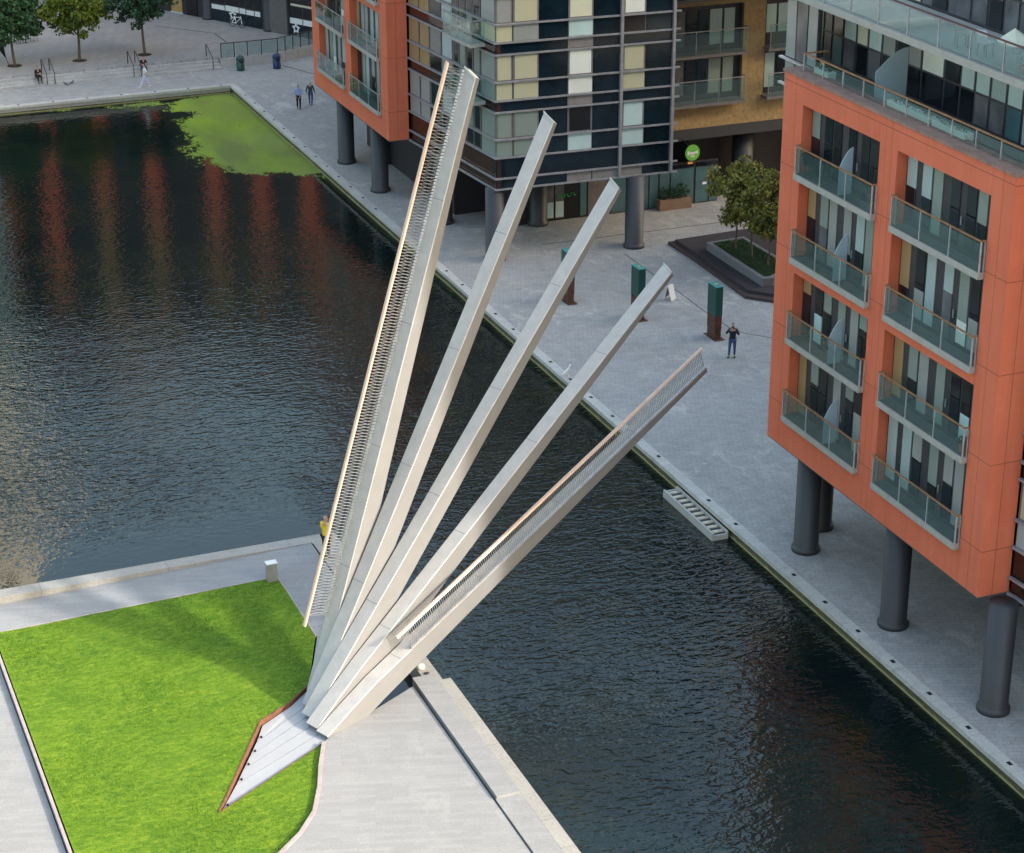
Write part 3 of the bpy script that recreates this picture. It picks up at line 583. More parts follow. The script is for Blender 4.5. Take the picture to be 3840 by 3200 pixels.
def glazed_face(b, P, Q, n, floors, cells, ztop, base=(4.22, 4.83, 5.99), plain='navy_glass', ends=(0, 0)):
    """cells: (s0, s1, per-floor list of (upper, lower) or None for plain cladding)"""
    P = Vector(P); d = (Vector(Q)-P); L = d.length; d.normalize(); n = Vector(n).normalized()
    m = mb(plain); zbox(m, P, d, n, 0, L, -0.35, -0.06, base[0]-0.02, ztop)
    m.build('cladding', b)
    for s0, s1, spec in cells:
        if spec is None:
            for fi, (zs, zm, zh) in enumerate(floors):
                mm = mb(plain); zbox(mm, P, d, n, s0+.02, s1-.02, -0.06, -0.03, zs+.06, zh-.05)
                mm.build('spandrel_panel', b)
            continue
        for fi, (zs, zm, zh) in enumerate(floors):
            if fi >= len(spec) or spec[fi] is None: continue
            up, lo = spec[fi]
            f = mb('frame_grey'); zbox(f, P, d, n, s0, s1, -0.06, -0.015, zs, zh); fo = f.build('window', b)
            u = mb(up); fw = 0.10; zbox(u, P, d, n, s0+fw, s1-fw, -0.02, -0.004, zm+.10, zh-.10); u.build('pane', fo)
            u = mb(lo); zbox(u, P, d, n, s0+.04, s1-.04, -0.02, -0.004, zs+.05, zm-.03); u.build('pane', fo)
    zs_ = list(base[:2])+[z for f in floors for z in f]
    for z in zs_:
        m = mb('rail_alu'); zbox(m, P, d, n, -ends[0], L+ends[1], -0.012, 0.11, z-0.055, z+0.035); m.build('fin_rail', b)
    return P, d, n
FLR = [(5.99, 7.01, 8.52), (9.16, 10.18, 11.67), (12.31, 13.30, 14.75), (15.45, 16.4, 17.9)]
# ---- near right building
nb_ = thing('apartment_building', (45, 60, 0), 'terracotta apartment block on dark columns at the right with two balcony stacks', 'apartment building')
bay(nb_, 0.0, True, 11)
proto = balcony_proto(nb_, (38.07, 61.08, FLOORS[0]))
bal = [proto]
for a in (61.08, 54.32):
    for zf in FLOORS:
        if a == 61.08 and zf == FLOORS[0]: continue
        c = copy_tree(proto, nb_); c.location = Vector((38.07, a, zf))-world_loc(nb_)
for zf in FLOORS: screen(nb_, 38.14, 38.69, 63.45, zf+0.02)
for x, y in ((39.0, 52.45), (39.0, 59.05), (39.05, 65.75), (40.6, 67.4), (44.5, 52.4), (44.5, 59), (46.5, 65.8)): column(nb_, x, y, 0.5, 0, 4.2)
m = mb('dark_clad'); m.box(49, 56, 50.2, 66, 0, 4.19); m.box(42.2, 56, 36, 50, 0, 13); m.build('ground_floor_wall', nb_)  # second box: unseen sun blocker, added to keep the near quay shaded
m = mb('navy_glass'); m.box(39.75, 41.05, 53.05, 68.0, 4.26, 18.68); m.box(41.3, 125, 50.5, 66.5, 4.26, 21.55); m.box(42.3, 125, 50.5, 66.5, 21.551, 46); m.build('core_and_sun_block', nb_)  # core stretched far back and raised, unseen, to block sun from the square
glazed_face(nb_, (39.55, 52.98), (39.88, 49.2), (-1, -0.09), FLR[:4], [(0.08, 1.2, [('cream_curtain', 'net_curtain')]*4), (1.3, 2.5, [('net_curtain', 'cream_curtain')]*4)], 36, plain='brown_glass', ends=(-0.02, 0))
m = mb('brown_glass'); m.prism([(39.97, 49.2), (41.04, 49.2), (41.04, 53), (39.97, 53)], 4.22, 30); m.build('glazed_wing', nb_)  # unseen end of the wing cut short to set the sun edge on the beams
for z in (4.83, 5.99, 7.01, 8.52, 9.16, 10.18, 11.67, 12.31, 13.3, 14.75, 15.45, 16.4, 17.9):
    q = mb('bright_steel'); q.box(39.0, 39.9, 68.004, 68.36, z-.05, z+.03); q.build('fin_rail', nb_)
# roof terrace
m = mb('decking'); m.box(38.6, 41.0, 53.02, 67.98, 18.69, 18.76); m.build('terrace_floor', nb_)
def terrace_rail(b, x, y0, y1, z0, z1, railmat, gl, step=1.36, ends=True):
    h = mb(railmat); h.bar((x, y0, z1), (x, y1, z1), 0.06, 0.05)
    if ends: h.bar((x, y1-.02, z1), (x+1.0, y1-.02, z1), 0.06, 0.05)
    h.build('handrail', b)
    n = max(2, round((y1-y0)/step)); g = mb(gl)
    for i in range(n+1):
        y = y0+(y1-y0)*i/n; p = mb('bright_steel'); p.bar((x, y, z0), (x, y, z1-.03), 0.035, 0.05); p.build('post', b)
        if i < n: g.box(x-.006, x+.006, y+.07, y+(y1-y0)/n-.07, z0+.08, z1-.10)
    g.build('balustrade_glass', b)
terrace_rail(nb_, 38.75, 53.2, 67.4, 19.16, 19.80, 'handrail_wood', 'balcony_glass')
screen(nb_, 39.3, 40.6, 63.3, 18.76, 2.0)
def glass_wall(b, x, ys, z0, z1, seed, light=0.5):
    r = random.Random(seed); f = mb('frame_dark'); f.box(x+.02, x+.2, ys[-1], ys[0], z0, z1); fo = f.build('glazed_wall', b)
    for y1, y0 in zip(ys, ys[1:]):
        t = r.random(); mat = r.choice(['white_blind', 'pale_blind', 'net_curtain', 'grey_curtain', 'cream_blind']) if t < light else r.choice(['dark_glass', 'interior_dark', 'navy_glass', 'grey_interior'])
        mid = z0+(z1-z0)*0.42; p = mb(mat); p.box(x-.012, x+.018, y0+.08, y1-.08, mid+.04, z1-.12)
        p.mat(r.choice([mat, 'dark_glass', 'teal_glass', 'grey_interior'])).box(x-.012, x+.018, y0+.08, y1-.08, z0+.10, mid-.04); p.build('pane', fo)
UPY = [70.4, 69.9, 69.26, 68.46, 67.51, 66.67, 65.69, 64.73, 63.93, 63.01, 61.55, 60.54, 59.63, 58.71, 57.74, 56.8, 55.8, 54.9, 54.0, 53.1]
glass_wall(nb_, 41.0, UPY, 18.77, 21.6, 5, 0.62)
m = mb('slab_grey'); m.box(38.78, 41.9, 53.0, 70.5, 21.6, 21.85); m.build('terrace_slab', nb_)
terrace_rail(nb_, 38.86, 53.2, 70.2, 21.852, 22.86, 'maroon_rail', 'rail_glass', 1.9, False)
glass_wall(nb_, 41.9, UPY[::1], 21.86, 24.9, 9, 0.35)
m = mb('navy_glass'); m.box(42.12, 98, 50.49, 70.4, 24.9, 35.9); m.box(42.13, 60, 66.6, 70.3, 4.3, 24.8); m.box(41.25, 42.12, 68.2, 70.3, 4.3, 21.5); m.build('upper_wall', nb_)  # first box shares the unseen rear depth added to cut off the sun
m = mb('frame_dark'); m.box(39.66, 39.8, 68.05, 70.45, 16.9, 21.55); gs = m.build('glass_screen', nb_)
for y0, y1, mt in ((68.1, 68.75, 'grey_curtain'), (68.85, 69.6, 'grey_interior'), (69.7, 70.4, 'grey_curtain')):
    m = mb(mt); m.box(39.63, 39.659, y0, y1, 19.0, 21.45); m.mat('grey_curtain').box(39.63, 39.659, y0, y1, 16.95, 18.85); m.build('pane', gs)
for z in (17.9, 18.9): m = mb('bright_steel'); m.box(39.45, 39.59, 68.05, 70.6, z, z+.07); m.build('fin_rail', nb_)
# things on the balconies and terrace
def pot_plant(x, y, z, label, r=0.16, h=0.55):
    t = thing('potted_plant', (x, y, z), label, 'potted plant')
    mb('terracotta_pot').lathe(x, y, [(r*.7, z), (r, z+.26), (r*1.05, z+.28), (r*.9, z+.28)], 14).build('pot', t)
    leaf_cloud('foliage', [((x, y, z+.28+h*.5), (r*1.7, r*1.7, h*.6))], 160, 0.07, ['leaf_shrub', 'leaf_yellow'], t, rnd)
def leaf_cloud(name, blobs, n, size, mats, parent, r, flat=0.0, shell=0.55):
    m = MB(); tot = sum(b[1][0]*b[1][1]*b[1][2] for b in blobs)
    for (c, s) in blobs:
        k = int(n*s[0]*s[1]*s[2]/tot)+1
        for _ in range(k):
            while True:
                p = Vector((r.uniform(-1, 1), r.uniform(-1, 1), r.uniform(-1, 1)))
                if p.length <= 1 and p.length > 0.02: break
            p = p*(p.length**(-shell)) if r.random() < 0.75 else p
            if p.length > 1: p.normalize()
            q = Vector((c[0]+p.x*s[0], c[1]+p.y*s[1], c[2]+p.z*s[2]))
            a = Vector((r.uniform(-1, 1), r.uniform(-1, 1), r.uniform(-1, 1)*(1-flat))).normalized(); b = a.orthogonal().normalized()
            b = (b*math.cos(r.uniform(0, 6.28))+a.cross(b)*math.sin(r.uniform(0, 6.28))).normalized(); w = a.cross(b); l = size*r.uniform(.6, 1.35)
            m.mat(mats[0] if r.random() < .72 else r.choice(mats)); m.quad(q-b*l*.5, q+w*l*.32, q+b*l*.5, q-w*l*.32)
    return m.build(name, parent)
pot_plant(39.3, 54.6, 21.86, 'leafy plant in an orange pot on the upper terrace beside the cream parasol', .18, .6); pot_plant(39.25, 53.6, 21.86, 'taller potted plant at the right end of the upper terrace', .17, .9)
pot_plant(38.35, 54.75, 8.98, 'small terracotta pots with a plant at the end of a right stack balcony', .11, .25)
t = thing('parasol', (39.5, 55.6, 21.86), 'half closed cream parasol standing on the upper terrace', 'parasol')
mb('bright_steel').tube([(39.5, 55.6, 21.86), (39.5, 55.55, 23.1)], .022, 8).build('pole', t)
m = mb('cream_blind'); top = (39.5, 55.55, 23.12); ring = [(39.5+.62*math.cos(a), 55.3+.75*math.sin(a), 22.72-0.10*math.cos(2*a)) for a in [i*math.pi/4 for i in range(8)]]
for i in range(8): m.quad(top, ring[i], ring[(i+1) % 8])
m.build('canopy', t)
def chair(x, y, z, rot, mat, label, group=None, name='chair'):
    t = thing(name, (x, y, z), label, 'chair', group); c, s = math.cos(rot), math.sin(rot)
    T = lambda a, b, h: (x+a*c-b*s, y+a*s+b*c, z+h)
    m = mb(mat); m.obox(T(-.21, -.21, .43), Vector((c, s, 0))*.42, Vector((-s, c, 0))*.42, (0, 0, .04)); m.build('seat', t)
    m = mb(mat); m.obox(T(-.21, .17, .47), Vector((c, s, 0))*.42, Vector((-s, c, 0))*.04, Vector((-s*.08, c*.08, .42))); m.build('backrest', t)
    for a, b in ((-.18, -.18), (.18, -.18), (-.18, .18), (.18, .18)): mb('dark_steel').bar(T(a, b, 0), T(a, b, .43), .03).build('leg', t)
    return t
chair(38.42, 65.9, 15.52, 0.4, 'black_cloth', 'dark folding chair on the top left balcony of the near terracotta block')
chair(39.6, 58.6, 21.86, 1.2, 'wicker', 'pale wicker chair on the upper terrace near the middle of the rail'); chair(39.6, 57.2, 21.86, 1.9, 'white_cloth', 'white chair on the upper terrace left of the cream parasol')
# planter troughs along the lower roof terrace
for i, (a, c) in enumerate(((59.2, 61.9), (57.0, 59.0), (66.0, 67.0))):
    t = thing('planter_trough', (39.0, (a+c)/2, 18.76), ['long white trough at the middle of the lower roof terrace rail', 'shorter white trough right of the long one on the lower roof terrace', 'pale trough at the left end of the lower roof terrace'][i], 'planter', 'white troughs on the lower roof terrace')
    m = mb('white_blind'); m.box(38.95, 39.3, a, c, 18.77, 19.35); m.build('trough', t); leaf_cloud('foliage', [((39.12, (a+c)/2, 19.42), (.16, (c-a)/2, .12))], 160, .08, ['leaf_shrub'], t, rnd)

# ---- far left building of the same kind
fb = thing('apartment_building', (45, 115, 0), 'far block with a terracotta bay and a dark glass grid front facing the square', 'apartment building')
YO = 61.8
bay(fb, YO, False, 23)
for a in (61.08, 54.32):
    for zf in FLOORS: c = copy_tree(proto, fb); c.location = Vector((38.07, a+YO, zf))-world_loc(fb)
far_rail = None
for o in [q for q in bpy.data.objects if q.parent and q.parent.parent == fb and q.name.startswith('handrail')]:
    if far_rail is None: far_rail = o.data.copy(); far_rail.materials[0] = M['steel']
    o.data = far_rail
for x, y in ((39.0, 118.85), (39.0, 125.6), (41.2, 124.6), (42.2, 119), (40.7, 103.9), (45.4, 109.0), (48.85, 103.1), (40.4, 111.4)): column(fb, x, y, 0.53, 0, 4.2)
m = mb('navy_glass'); m.box(39.98, 75, 103.9, 135, 15.3, 20.5); m.box(41.05, 51, 103.6, 129, 4.3, 15.25); m.box(39.75, 41.0, 114.9, 129.7, 4.3, 20.4); m.build('core_and_sun_block', fb)  # first box made deep out of view to keep sun off the plaza
CC, CW, NC, GI, WB, PB, CB, ID, DG, GC = 'cream_curtain', 'cream_curtain', 'net_curtain', 'grey_interior', 'white_blind', 'pale_blind', 'cream_blind', 'interior_dark', 'dark_glass', 'grey_curtain'
P_, Q_ = (40.61, 103.40), (51.0, 102.944)
glazed_face(fb, P_, Q_, (-0.044, -1), FLR[:3]+[FLR[3]], [
    (0.0, .95, [('sage_curtain', 'sage_curtain'), (CC, CW), ('grey_curtain', 'cream_curtain'), (CC, CC)]),
    (.99, 2.45, [('sage_curtain', 'sage_curtain'), (CC, CW), ('cream_curtain', 'grey_curtain'), (CC, CC)]),
    (2.51, 4.08, None),
    (4.14, 5.58, [(ID, PB), (WB, WB), (CB, PB), (CB, CB)]),
    (5.64, 7.12, None),
    (7.34, 8.66, [(PB, PB), (CC, CC), (WB, ID), (PB, PB)]),
    (8.72, 10.2, None)], 15.3, ends=(0.1, 0.32))
d_ = (Vector(Q_)-Vector(P_)).normalized(); n_ = Vector((-0.044, -1)).normalized()
for s in (7.23, 10.32): m = mb('rail_alu'); zbox(m, P_, d_, n_, s-.08, s+.08, -0.05, 0.16, 4.2, 15.3); m.build('mullion_post', fb)
for z0, z1 in ((8.56, 9.10), (11.72, 12.25), (4.25, 4.78)): m = mb('grey_panel'); zbox(m, P_, d_, n_, 4.14, 5.58, -0.058, -0.02, z0, z1); m.build('spandrel_panel', fb)
m = mb('grey_panel'); zbox(m, P_, d_, n_, 5.64, 8.6, -0.058, -0.02, 4.25, 4.76); m.build('spandrel_panel', fb)
SG = 'sage_curtain'
P2, Q2 = (40.60, 103.42), (39.62, 114.78)
glazed_face(fb, P2, Q2, (-0.996, -0.088), FLR, [
    (0.05, 1.78, [(SG, SG), (GC, SG), (GC, 'cream_curtain'), (GC, GC)]),
    (1.9, 2.7, [(DG, DG), (SG, DG), (DG, DG), (DG, DG)]), (2.8, 3.6, [(SG, DG), (DG, SG), (DG, SG), (DG, DG)]), (3.7, 4.5, [(DG, DG), (SG, SG), (DG, DG), (DG, DG)]), (4.6, 5.3, [(DG, SG), (DG, DG), (DG, DG), (DG, DG)]), (5.4, 6.8, [(NC, DG), (NC, GC), (NC, NC), (DG, DG)]),
    (6.9, 8.4, [(DG, DG), ('grey_panel', DG), (DG, DG), (DG, DG)]),
    (8.5, 9.8, [(GC, GC), ('ochre_curtain', 'ochre_curtain'), ('ochre_curtain', 'ochre_curtain'), (GC, GC)]), (9.9, 11.3, [(GC, GC), ('ochre_curtain', 'ochre_curtain'), ('ochre_curtain', 'ochre_curtain'), (GC, GC)])], 15.3, plain='brown_glass')
dl = (Vector(Q2)-Vector(P2)).normalized(); nl = Vector((-0.996, -0.088)).normalized()
for zf in (8.95, 12.12):
    m = mb('slab_grey'); zbox(m, P2, dl, nl, 1.0, 4.5, 0.12, 1.0, zf-.18, zf); bo = m.build('glass_balcony', fb)
    g = mb('balcony_glass'); zbox(g, P2, dl, nl, 1.05, 4.45, 0.96, 0.975, zf+.05, zf+1.15); zbox(g, P2, dl, nl, 1.02, 1.035, 0.14, .95, zf+.05, zf+1.15); zbox(g, P2, dl, nl, 4.46, 4.475, 0.14, .95, zf+.05, zf+1.15); g.build('balustrade_glass', bo)
    h = mb('rail_alu'); zbox(h, P2, dl, nl, 1.0, 4.5, 0.94, 1.0, zf+1.2, zf+1.28); zbox(h, P2, dl, nl, 1.0, 1.06, 0.12, .94, zf+1.2, zf+1.28); h.build('handrail', bo)
    for s in (1.0, 1.9, 2.75, 3.6, 4.44): h = mb('rail_alu'); zbox(h, P2, dl, nl, s, s+.06, 0.93, 0.95 if s > 1.1 else 1.0, zf, zf+1.2); h.build('post', bo)
# ground floor of the far building
m = mb('dark_clad'); m.box(41.5, 44.2, 112.5, 129, 0, 4.2); m.box(43.9, 46.0, 109.2, 116, 0, 4.19); m.build('ground_floor_wall', fb)
m = mb('shop_grey'); m.box(48.7, 50.1, 109.2, 112, 0, 4.19); m.build('ground_floor_wall', fb)
m = mb('soffit'); m.prism([(40.75, 103.7), (51.0, 103.3), (51.0, 112), (39.9, 114.7)], 4.05, 4.21); m.build('soffit_panel', fb)
en = mb('interior_dark'); en.box(46.0, 48.69, 109.25, 109.4, 0, 4.0); eo = en.build('entrance_door', fb)
for x0, x1, mt, z0, z1 in ((46.05, 46.5, 'grey_interior', .12, 2.6), (46.6, 47.15, 'grey_interior', .12, 2.6), (46.08, 46.48, 'pale_blind', .2, 1.15), (46.62, 47.12, 'pale_blind', .2, 1.15), (48.2, 48.6, 'teal_glass', .1, 2.6)):
    q = mb(mt); q.box(x0, x1, 109.21-(0.02 if 'blind' in mt else 0), 109.249, z0, z1); q.build('pane', eo)
lt = MB(); lt.mat('letter_green'); r2 = random.Random(2)
for i in range(6):
    x = 46.75+0.2*i; z = 1.32+0.02*i; lt.box(x, x+.05, 109.17, 109.2, z, z+.20); lt.box(x+.05, x+.14, 109.17, 109.2, z+(.0 if i % 2 else .15), z+(.05 if i % 2 else .20))
lt.build('green_lettering', eo)
sf = mb('dark_steel'); sf.box(50.11, 57.2, 109.15, 109.3, 0, 2.62); so = sf.build('shopfront', fb)
for x0, x1 in ((50.2, 51.3), (51.4, 52.55), (52.65, 53.2), (53.3, 53.95), (54.05, 55.55), (55.7, 56.55), (56.65, 57.15)):
    q = mb('teal_glass'); q.box(x0, x1, 109.10, 109.149, 0.08, 2.25); q.mat('dark_glass').box(x0, x1, 109.10, 109.149, 2.33, 2.55); q.build('pane', so)
q = mb('white_paint'); q.box(56.15, 56.42, 109.08, 109.099, 1.15, 1.30); q.build('door_notice', so)
# glass shopfront sign
SX, SY, SZ = 55.32, 108.9, 3.26
t = thing('round_sign', (SX, SY, SZ), 'round lime green shop sign with a pale wordmark above the teal shopfront', 'sign')
m = MB(); m.mat('sign_green'); m.tube([(SX, SY-.04, SZ), (SX, SY+.04, SZ)], 0.48, 40); m.build('disc', t)
m = MB(); m.mat('white_paint')
for a, b, z0, z1 in ((-.34, -.24, -.14, .12), (-.22, -.12, -.08, .05), (-.10, .0, -.10, .06), (.02, .12, -.10, .05), (.14, .22, -.06, .07), (.24, .34, -.06, .12)): m.box(SX+a, SX+b, SY-.055, SY-.041, SZ+z0, SZ+z1)
m.box(SX-.14, SX+.12, SY-.055, SY-.041, SZ-.24, SZ-.17); m.build('wordmark', t)
m = mb('sign_orange'); m.box(SX-.28, SX+.05, SY-.02, SY+.02, SZ-.68, SZ-.55); m.build('hanging_tag', t)
m = mb('dark_steel'); m.bar((SX, SY+.05, SZ+.2), (SX, 110.4, SZ+.5), .04); m.build('bracket', t)
# ---- brick building behind the square
bb = thing('apartment_building', (60, 112, 0), 'yellow brick block with dark recessed balconies between the two terracotta buildings', 'apartment building')
m = mb('yellow_brick'); BY = 110.5
for x0, x1, z0, z1 in ((54.2, 72, 4.25, 5.66), (59.27, 60.75, 5.66, 20), (54.2, 59.27, 11.62, 12.2), (60.75, 62.9, 11.62, 12.2), (62.9, 72, 5.66, 20), (51.5, 54.2, 4.25, 20), (54.2, 59.27, 17.8, 20), (60.75, 62.9, 17.8, 20)): m.box(x0, x1, BY, BY+.45, z0, z1)
m.build('brick_wall', bb)
m = mb('dark_clad'); m.box(51.4, 72, BY+.46, 114.9, 4.26, 20); m.box(51.4, 61.9, 114.91, 130, 4.26, 20); m.box(62, 85, 114.92, 150, 4.26, 36); m.box(57.25, 72, 113.2, 120, 0, 4.2); m.build('inner_wall_and_sun_block', bb)  # tall third box is an unseen block added to shade the plaza
m = mb('charcoal'); m.box(51.2, 72, BY+.02, BY+.6, 3.55, 4.24); m.build('fascia_beam', bb)
for x, y in ((60.3, 111.9), (66.5, 111.9)): column(bb, x, y, 0.66, 0, 3.55)
br = random.Random(5)
for fl, zf in enumerate((5.9, 8.85, 12.2, 15.2)):
    for x0, x1, cells in ((54.2, 59.27, ((54.3, 54.9, ID), (55.0, 55.5, 'grey_interior'), (55.6, 56.3, ID), (56.4, 57.0, 'navy_glass'), (57.15, 57.95, NC if fl == 1 else 'sage_curtain'), (58.1, 58.8, NC if fl == 1 else 'sage_curtain'))), (60.75, 62.9, ((60.95, 61.6, 'pale_blind' if fl else 'net_curtain'), (61.75, 62.7, 'pale_blind' if fl else ID)))):
        f = mb('dark_clad'); f.box(x0, x1, BY+.30, BY+.44, zf, zf+2.75); fo = f.build('window', bb)
        for a, c, mt in cells:
            q = mb(mt); q.box(a, c, BY+.26, BY+.299, zf+.35 if mt != 'pale_blind' else zf+.75, zf+2.45); q.build('pane', fo)
        s = mb('frame_grey'); s.box(x0-.1 if x0 > 60 else x0, x1+(-.05 if x0 < 60 else .1), 109.75, BY+.29, zf-.17, zf); bo = s.build('balcony', bb)
        g = mb('balcony_glass'); g.box(x0, x1-.1, 109.78, 109.79, zf+.05, zf+1.3); g.build('balustrade_glass', bo)
        h = mb('rail_alu'); h.bar((x0-.05, 109.78, zf+1.42), (x1-.02, 109.78, zf+1.42), .05); h.bar((x1-.05, 109.78, zf+1.42), (x1-.05, BY, zf+1.42), .05); h.build('handrail', bo)
        for x in ([54.3, 55.8, 57.4, 59.15] if x0 < 60 else [60.75, 62.8]): p = mb('rail_alu'); p.bar((x, 109.80, zf-.1), (x, 109.80, zf+1.4), .04); p.build('post', bo)
# ---- shops and flats behind the plaza
sb = thing('shop_building', (42, 166, PZ), 'dark shopfront building with grey columns and white star window signs behind the plaza', 'shop building')
SP, SD, SN = (40.5, 167.8), (0.487, -0.873), (-0.873, -0.487)
def sbox(m, s0, s1, o0, o1, z0, z1): return zbox(m, SP, SD, SN, s0, s1, o0, o1, z0, z1)
m = mb('dark_clad'); sbox(m, -28.5, 14, -0.6, 0.0, PZ-.1, 4.4); m.build('shop_wall', sb)
m = mb('dark_clad'); sbox(m, -28.5, -15, -14, 0.8, 4.41, 37); sbox(m, -15, 16, -14, 0.8, 4.41, 28.5); m.build('upper_wall', sb)
UP = MB()
for s, zt in ((-27, 36), (-20.5, 36), (-13.2, 27), (-6.5, 27), (1.0, 27), (6.6, 27), (12.0, 27)):
    q = mb('terracotta'); sbox(q, s-.9, s+.9, 0.81, 1.15, 4.4, zt-11); q.mat('yellow_brick'); sbox(q, s-.9, s+.9, 0.81, 1.1, zt-11, zt); q.build('bay_pier', sb)
for z in range(6, 27, 3):
    q = mb('brown_glass'); sbox(q, -28.4, 16, 0.805, 0.95, z, z+1.0); q.build('spandrel_band', sb)
for s in (0.35, 7.35): x, y = SP[0]+SD[0]*s-SN[0]*0.05, SP[1]+SD[1]*s-SN[1]*0.05; column(sb, x, y, 0.46, PZ, 4.4)
def shop_window(s0, s1, mull, seed):
    f = mb('dark_steel'); sbox(f, s0, s1, 0.002, 0.05, PZ, 3.4); fo = f.build('shop_window', sb); r = random.Random(seed)
    xs = [s0]+mull+[s1]
    for a, c in zip(xs, xs[1:]):
        q = mb('navy_glass'); sbox(q, a+.05, c-.05, 0.05, 0.07, PZ+.05, 1.58); q.mat('white_paint'); sbox(q, a+.05, c-.05, 0.05, 0.068, 1.60, 1.95+.1*r.random())
        q.mat('dark_glass'); sbox(q, a+.05, c-.05, 0.05, 0.066, 2.1, 3.35); q.build('pane', fo)
    q = mb('cream_blind'); sbox(q, s0+.2, s1-.3, 0.066, 0.075, 3.0, 3.18); q.build('light_strip', fo)
    return fo
w1 = shop_window(0.85, 6.5, [2.44, 4.06, 4.83, 5.79], 1); w2 = shop_window(9.7, 13.5, [11.15, 12.4], 2)
def star(fo, s, z):
    m = mb('white_paint'); c = Vector((SP[0], SP[1], 0))+Vector((SD[0], SD[1], 0))*s+Vector((SN[0], SN[1], 0))*0.085; u = Vector((SD[0], SD[1], 0)); v = Vector((0, 0, 1))
    pts = lambda R0, R1: [c+Vector((0, 0, z))+u*math.sin(i*math.pi/5)*(R0 if i % 2 == 0 else R1)+v*math.cos(i*math.pi/5)*(R0 if i % 2 == 0 else R1) for i in range(10)]
    o, i_ = pts(.48, .25), pts(.20, .12)
    for k in range(10): m.quad(o[k], o[(k+1) % 10], i_[(k+1) % 10], i_[k])
    m.build('star_decal', fo)
star(w1, 3.32, 1.35); star(w2, 10.41, 1.25)
m = mb('shop_grey'); sbox(m, 7.7, 9.6, 0.002, 0.25, PZ, 4.3); m.build('grey_cladding', sb)
m = mb('ochre_door'); sbox(m, -3.95, -2.66, 0.002, 0.06, PZ+.1, 3.0); m.build('ochre_panel', sb)
m = mb('interior_dark'); sbox(m, -2.12, -.86, 0.002, 0.06, PZ, 3.0); m.build('dark_door', sb)
m = mb('pale_blind'); sbox(m, -4.0, -2.6, 0.002, 0.12, PZ, PZ+.1); m.build('door_step', sb)
# out of frame: the pale stone block whose reflection ripples at the left edge of the basin
tw = thing('stone_block', (6, 190, 0), 'tall pale stone block mirrored in the water at the left edge', 'building')
m = mb('stone_beige'); m.box(-40, 25.2, 188, 205, 39, 80); m.build('stone_wall', tw)
m = mb('teal_glass'); m.box(-40, 25.2, 188.1, 205, 0, 38.99); m.build('glazed_base', tw)
m = mb('dark_glass')
for z in range(41, 79, 3):
    for x in range(-38, 24, 3): m.box(x, x+1.2, 187.9, 188.0, z, z+1.5)
m.build('window_grid', tw)

# ------------------------------------------------------------------ square: planter, totems, trees
t = thing('stepped_deck', (53, 98, 0), 'dark plum stepped deck platform round the raised planter in the square', 'deck')
O1 = [(50.80, 102.7), (50.83, 99.4), (50.72, 95.7), (50.60, 92.95), (51.70, 91.75), (53.4, 91.0), (60, 91.0), (60, 103.0), (55.8, 102.95)]
O2 = [(51.10, 102.4), (51.15, 99.0), (51.02, 95.7), (50.95, 93.3), (51.92, 92.2), (53.5, 91.5), (59.7, 91.5), (59.7, 102.7), (55.8, 102.65)]
m = mb('plum_step'); m.prism(O1, 0.002, 0.17); m.build('lower_step', t); m = mb('plum_deck'); m.prism(O2, 0.171, 0.34); m.build('upper_step', t)
t = thing('raised_planter', (53, 97, 0.34), 'grey raised planter of dark ground cover on the plum deck', 'planter')
W1 = [(51.9, 100.05), (51.88, 97.3), (51.88, 93.40), (52.5, 93.35), (54.4, 94.6), (54.3, 100.2)]; W2 = [(52.15, 99.85), (52.13, 97.3), (52.12, 93.70), (52.45, 93.65), (54.15, 94.8), (54.1, 99.95)]
m = mb('planter_grey')
for i in range(6): j = (i+1) % 6; m.prism([W1[i], W1[j], W2[j], W2[i]], 0.341, 0.80)
m.build('planter_wall', t); m = mb('soil'); m.prism(W2, 0.342, 0.70); m.build('soil', t)
r = random.Random(8); L = MB()
for _ in range(5200):
    x, y = r.uniform(52.1, 54.2), r.uniform(93.6, 99.9)
    if not inside(x, y, W2): continue
    z = .70+r.uniform(0, .16); a = r.uniform(0, 6.28); q = Vector((x, y, z)); d = Vector((math.cos(a), math.sin(a), r.uniform(-.2, .7)))*r.uniform(.04, .09); w = Vector((-math.sin(a), math.cos(a), 0))*.03
    L.mat('leaf_shrub' if r.random() < .9 else 'leaf_deep'); L.quad(q-d, q+w, q+d, q-w)
tag(L.build('ground_cover', t), kind='stuff')
